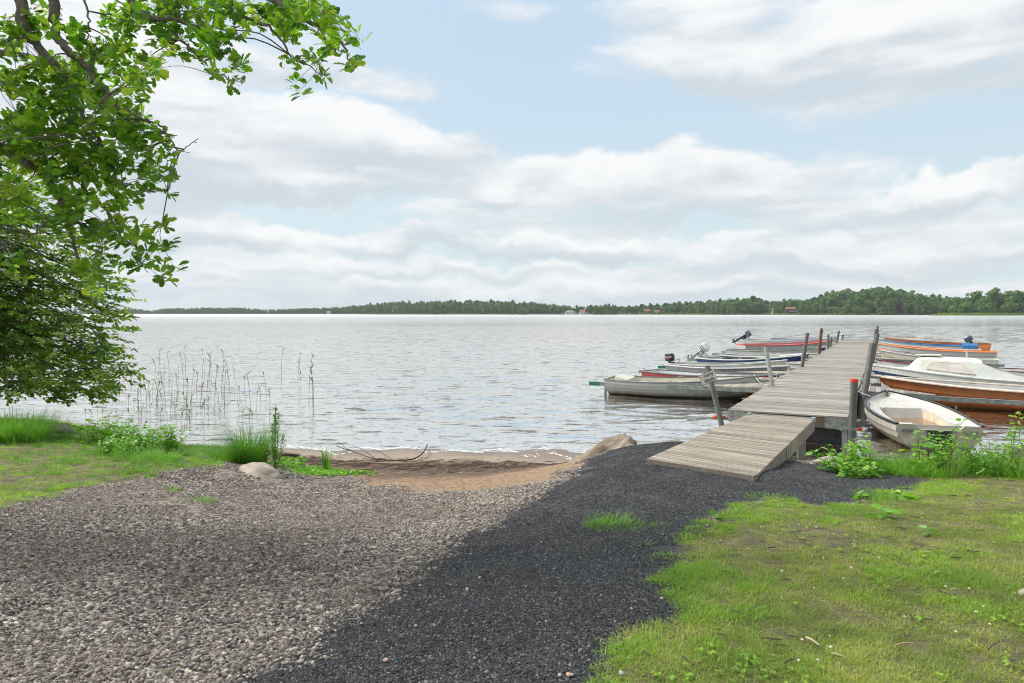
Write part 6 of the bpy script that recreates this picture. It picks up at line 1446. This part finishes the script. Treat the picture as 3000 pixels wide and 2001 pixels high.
row_of('bush', [(1915 + 14 * k, 1100, rgf.uniform(7, 12)) for k in range(14)], 'low bushes behind the reed belt', 'low light bush behind the far reed belt')
row_of('birch', [(2025 + 13 * k + rgf.uniform(-4, 4), 1085 - 5 * k, rgf.uniform(26, 36)) for k in range(11)], 'birches left of the black house', 'birch on the shore left of the black house')
row_of('oak', [(2178, 1040, 46), (2205, 1035, 42), (2228, 1040, 40), (2150, 1050, 40), (2120, 1060, 38), (2330, 1010, 46), (2350, 1000, 44)], 'dark round trees either side of the black house', 'dark round tree near the black house')
row_of('birch', [(2258, 990, 28), (2272, 988, 32), (2288, 985, 30), (2348, 965, 42), (2368, 960, 36), (2385, 955, 30), (2395, 960, 38), (2410, 950, 44), (2425, 950, 40)], 'pale birches around the black house', 'pale birch right beside the black house')
row_of('oak', [(2440, 960, 70), (2470, 955, 66), (2500, 950, 76), (2535, 945, 74), (2520, 930, 60), (2570, 940, 78), (2600, 935, 80), (2480, 925, 48), (2550, 915, 46), (2625, 930, 70), (2660, 920, 62), (2695, 900, 64)], 'broad oaks on the wooded point', 'broad oak of the tall grove right of the black house')
row_of('bush', [(2470, 905, 24), (2440, 915, 28), (2510, 900, 28), (2535, 900, 24), (2585, 895, 26), (2725, 880, 14), (2735, 880, 12), (2690, 890, 16)], 'bushes at the foot of the oak grove', 'bush at the foot of the tall oak grove')
ftree('beech', 2638, 885, 44 * 885 / F, .4, 'dark purple copper beech among green trees', None, .8)
row_of('birch', [(2608, 890, 50), (2620, 888, 46), (2650, 880, 38), (2690, 875, 46), (2705, 872, 42), (2575, 905, 60)], 'pale willows in front of the oak grove', 'pale willow-like tree in front of the oak grove')
row_of('oak', [(2760, 860, 48), (2785, 850, 50), (2815, 800, 56), (2845, 790, 50), (2870, 770, 76), (2900, 765, 80), (2935, 770, 74), (2965, 760, 80), (2995, 765, 78), (3030, 765, 80), (2880, 745, 56), (2955, 745, 60), (3070, 770, 80), (3120, 765, 76), (2830, 765, 42)], 'oaks behind the reed spit', 'tall oak behind the bright reed spit at the right')
# reed belts
def belt(name, segs, label, h=2.0, seed=1):
    """segs: (px0, px1, distance)"""
    rg = np.random.default_rng(seed); V, Fc, T = [], [], []; o = 0
    for p0, p1, d in segs:
        x0, x1 = (p0 - 1500) / F * d, (p1 - 1500) / F * d; n = int((x1 - x0) * 5); x = rg.uniform(x0, x1, n); y = d + rg.uniform(0, 14, n); e = np.minimum(1, np.minimum(x - x0, x1 - x) / 12 + .25)
        for i in range(n):
            hh_ = h * e[i] * rg.uniform(.7, 1.15); w_ = rg.uniform(.3, .6); a = rg.uniform(-.6, .6); cx_, sx_ = math.cos(a) * w_, math.sin(a) * w_; lx = rg.normal(0, .2)
            V += [(x[i] - cx_, y[i] - sx_, -.1), (x[i] + cx_, y[i] + sx_, -.1), (x[i] + cx_ * .6 + lx, y[i] + sx_, hh_), (x[i] - cx_ * .7 + lx, y[i] - sx_, hh_ * rg.uniform(.8, 1))]; Fc.append((o, o + 1, o + 2, o + 3)); o += 4; T.append(rg.uniform(0, 1))
    tag(link(name, npmesh(name, np.array(V), np.array(Fc), M['farreed'], T)), label, 'reeds', kind='stuff')
belt('reed_belt', [(1880, 2060, 1105), (2000, 2280, 1060), (2230, 2470, 965), (2400, 2760, 900)], 'long low green reed belt along the far shore', 2.2, 1)
belt('reed_belt', [(2740, 3400, 722)], 'bright yellow-green reed spit at the right end of the far shore', 3.0, 2)
belt('reed_belt', [(1080, 1260, 1240), (1250, 1400, 1222)], 'thin pale reed strip below the middle wood', 1.6, 3)
def islet(px0, px1, d, label):
    x0, x1 = (px0 - 1500) / F * d, (px1 - 1500) / F * d; c = (x0 + x1) / 2; r_ = (x1 - x0) / 2; n = 24
    V = [(c + r_ * math.cos(a) * k, d + 6 + min(r_, 14) * math.sin(a) * k, z) for k, z in ((1.0, -.6), (.97, .25), (.7, .5)) for a in np.linspace(0, 2 * PI, n, endpoint=False)]
    Fc = [(k * n + i, k * n + (i + 1) % n, (k + 1) * n + (i + 1) % n, (k + 1) * n + i) for k in range(2) for i in range(n)]
    me = bpy.data.meshes.new('island'); me.from_pydata(V, [], Fc + [tuple(2 * n + i for i in range(n))]); me.materials.append(M['shoremud']); o = link('island', me); tag(o, kind='structure')
islet(1733, 1813, 1055, ''); islet(1515, 1543, 1116, '')
rock(P(1500, 920.2, 0) * 1.0 if False else Vector((0.5, 1120, 0)), (4, 2, 1.2), 'dark rock breaking the water beside the tiny islet', 'darkrock', 12, name='lake_rock', cat='rock', sub=2)
# houses
M['hwhite'] = plain('house_white_paint', (.5, .49, .47), .8); M['hred'] = plain('house_red_paint', (.22, .045, .035), .8); M['hblack'] = plain('house_black_paint', (.025, .022, .022), .8)
M['hroofg'] = plain('grey_roof', (.24, .23, .24), .8); M['hroofr'] = plain('red_tile_roof', (.25, .12, .09), .8); M['hyellow'] = plain('house_cream_paint', (.6, .52, .38), .8); M['hwin'] = plain('dark_house_window', (.04, .05, .06), .2)
def house(px, d, w, dep, h, rh, wall, roof, label, zb=1.0, hip=False, floors=1, terrace=False, gable=False, nwin=4, rot=0.0):
    x = (px - 1500) / F * d; root = empty('house', (x, d, zb), rot, label, 'house')
    mb = MB(); mb.box((0, 0, h / 2 - 1), (w, dep, h + 2)); mb.build('wall', M[wall], root)
    mb = MB(); e = .5; ins = w * .3 if hip else 0
    if gable: vs = [(-w / 2 - e, -dep / 2 - e, h - .1), (0, -dep / 2 - e, h + rh), (w / 2 + e, -dep / 2 - e, h - .1), (-w / 2 - e, dep / 2 + e, h - .1), (0, dep / 2 + e, h + rh), (w / 2 + e, dep / 2 + e, h - .1)]; mb.add(vs, [(0, 1, 4, 3), (1, 2, 5, 4), (0, 2, 1), (3, 4, 5)])
    else: vs = [(-w / 2 - e, -dep / 2 - e, h - .1), (w / 2 + e, -dep / 2 - e, h - .1), (w / 2 + e, dep / 2 + e, h - .1), (-w / 2 - e, dep / 2 + e, h - .1), (-w / 2 - e + ins, 0, h + rh), (w / 2 + e - ins, 0, h + rh)]; mb.add(vs, [(0, 1, 5, 4), (2, 3, 4, 5), (1, 2, 5), (3, 0, 4)])
    rf = mb.build('roof', M[roof], root)
    mb = MB(); mb.box((w * .2, 0, h + rh * .8), (.7, .7, 1.4)); mb.build('chimney', M['hwhite'], rf)
    for f in range(floors):
        for k in range(nwin):
            xx = -w / 2 + w * (k + .5) / nwin; zz = 1.5 + 2.7 * f; mb = MB(); mb.box((xx, -dep / 2 - .03, zz), (1.3, .06, 1.4)); fr = mb.build('window', M['hwhite'], root); mb = MB(); mb.box((xx, -dep / 2 - .07, zz), (1.05, .03, 1.15)); mb.build('pane', M['hwin'], fr)
    if terrace: mb = MB(); mb.box((w * .1, -dep / 2 - 2, 2.9), (w * .9, 4, .25)); mb.box((w * .1, -dep / 2 - 3.95, 3.5), (w * .9, .1, .9)); mb.build('balcony', M['hwhite'], root)
    return root
house(1669, 1150, 15, 10, 3.2, 2.8, 'hwhite', 'hroofg', 'low white house with grey hipped roof on the far shore', hip=True, nwin=6, zb=1.2)
house(1706, 1140, 8, 9, 3.8, 3.4, 'hwhite', 'hroofr', 'white house with red roof beside the grey-roofed one', nwin=3, floors=1)
house(1895, 1150, 9, 8, 4.6, 3.4, 'hred', 'hroofr', 'red wooden house half hidden by trees on the far shore', nwin=3, floors=2, zb=1.4)
house(1925, 1160, 8, 8, 3.8, 2.8, 'hyellow', 'hroofr', 'cream house right of the red wooden one', nwin=3, zb=1.4)
house(2268, 1010, 7, 8, 5.6, 2.2, 'hroofg', 'hroofr', 'small roofline of orange tiles left of the black house', nwin=2, zb=2)
house(2316, 985, 12, 9, 6.4, 3.0, 'hblack', 'hroofr', 'black house with white balcony and red tiled roof', nwin=3, floors=2, terrace=True, zb=2.0)
house(963, 1495, 8, 6, 3.2, 2.4, 'hyellow', 'hroofg', 'tiny pale cabin at the waterline on the left far shore', nwin=2, zb=.8)
for (px, d) in ((2316, 985),):
    x = (px - 1500) / F * d
# ------------------------------------------------------------------ haze
mb = MB(); mb.box((0, 2700, 35), (9000, 5800, 74)); hz_ = mb.build('haze', [bpy.data.materials.new('haze_air')]); hm = hz_.data.materials[0]; hm.use_nodes = True; hm.node_tree.nodes.clear()
q = NB(hm.node_tree); vo = q.n('ShaderNodeVolumePrincipled', ins={'Color': (.85, .92, 1, 1), 'Density': .0001, 'Anisotropy': .2}); q.n('ShaderNodeOutputMaterial', ins={'Volume': vo.outputs[0]})
tag(hz_, 'thin summer haze over the lake', 'haze', kind='stuff')
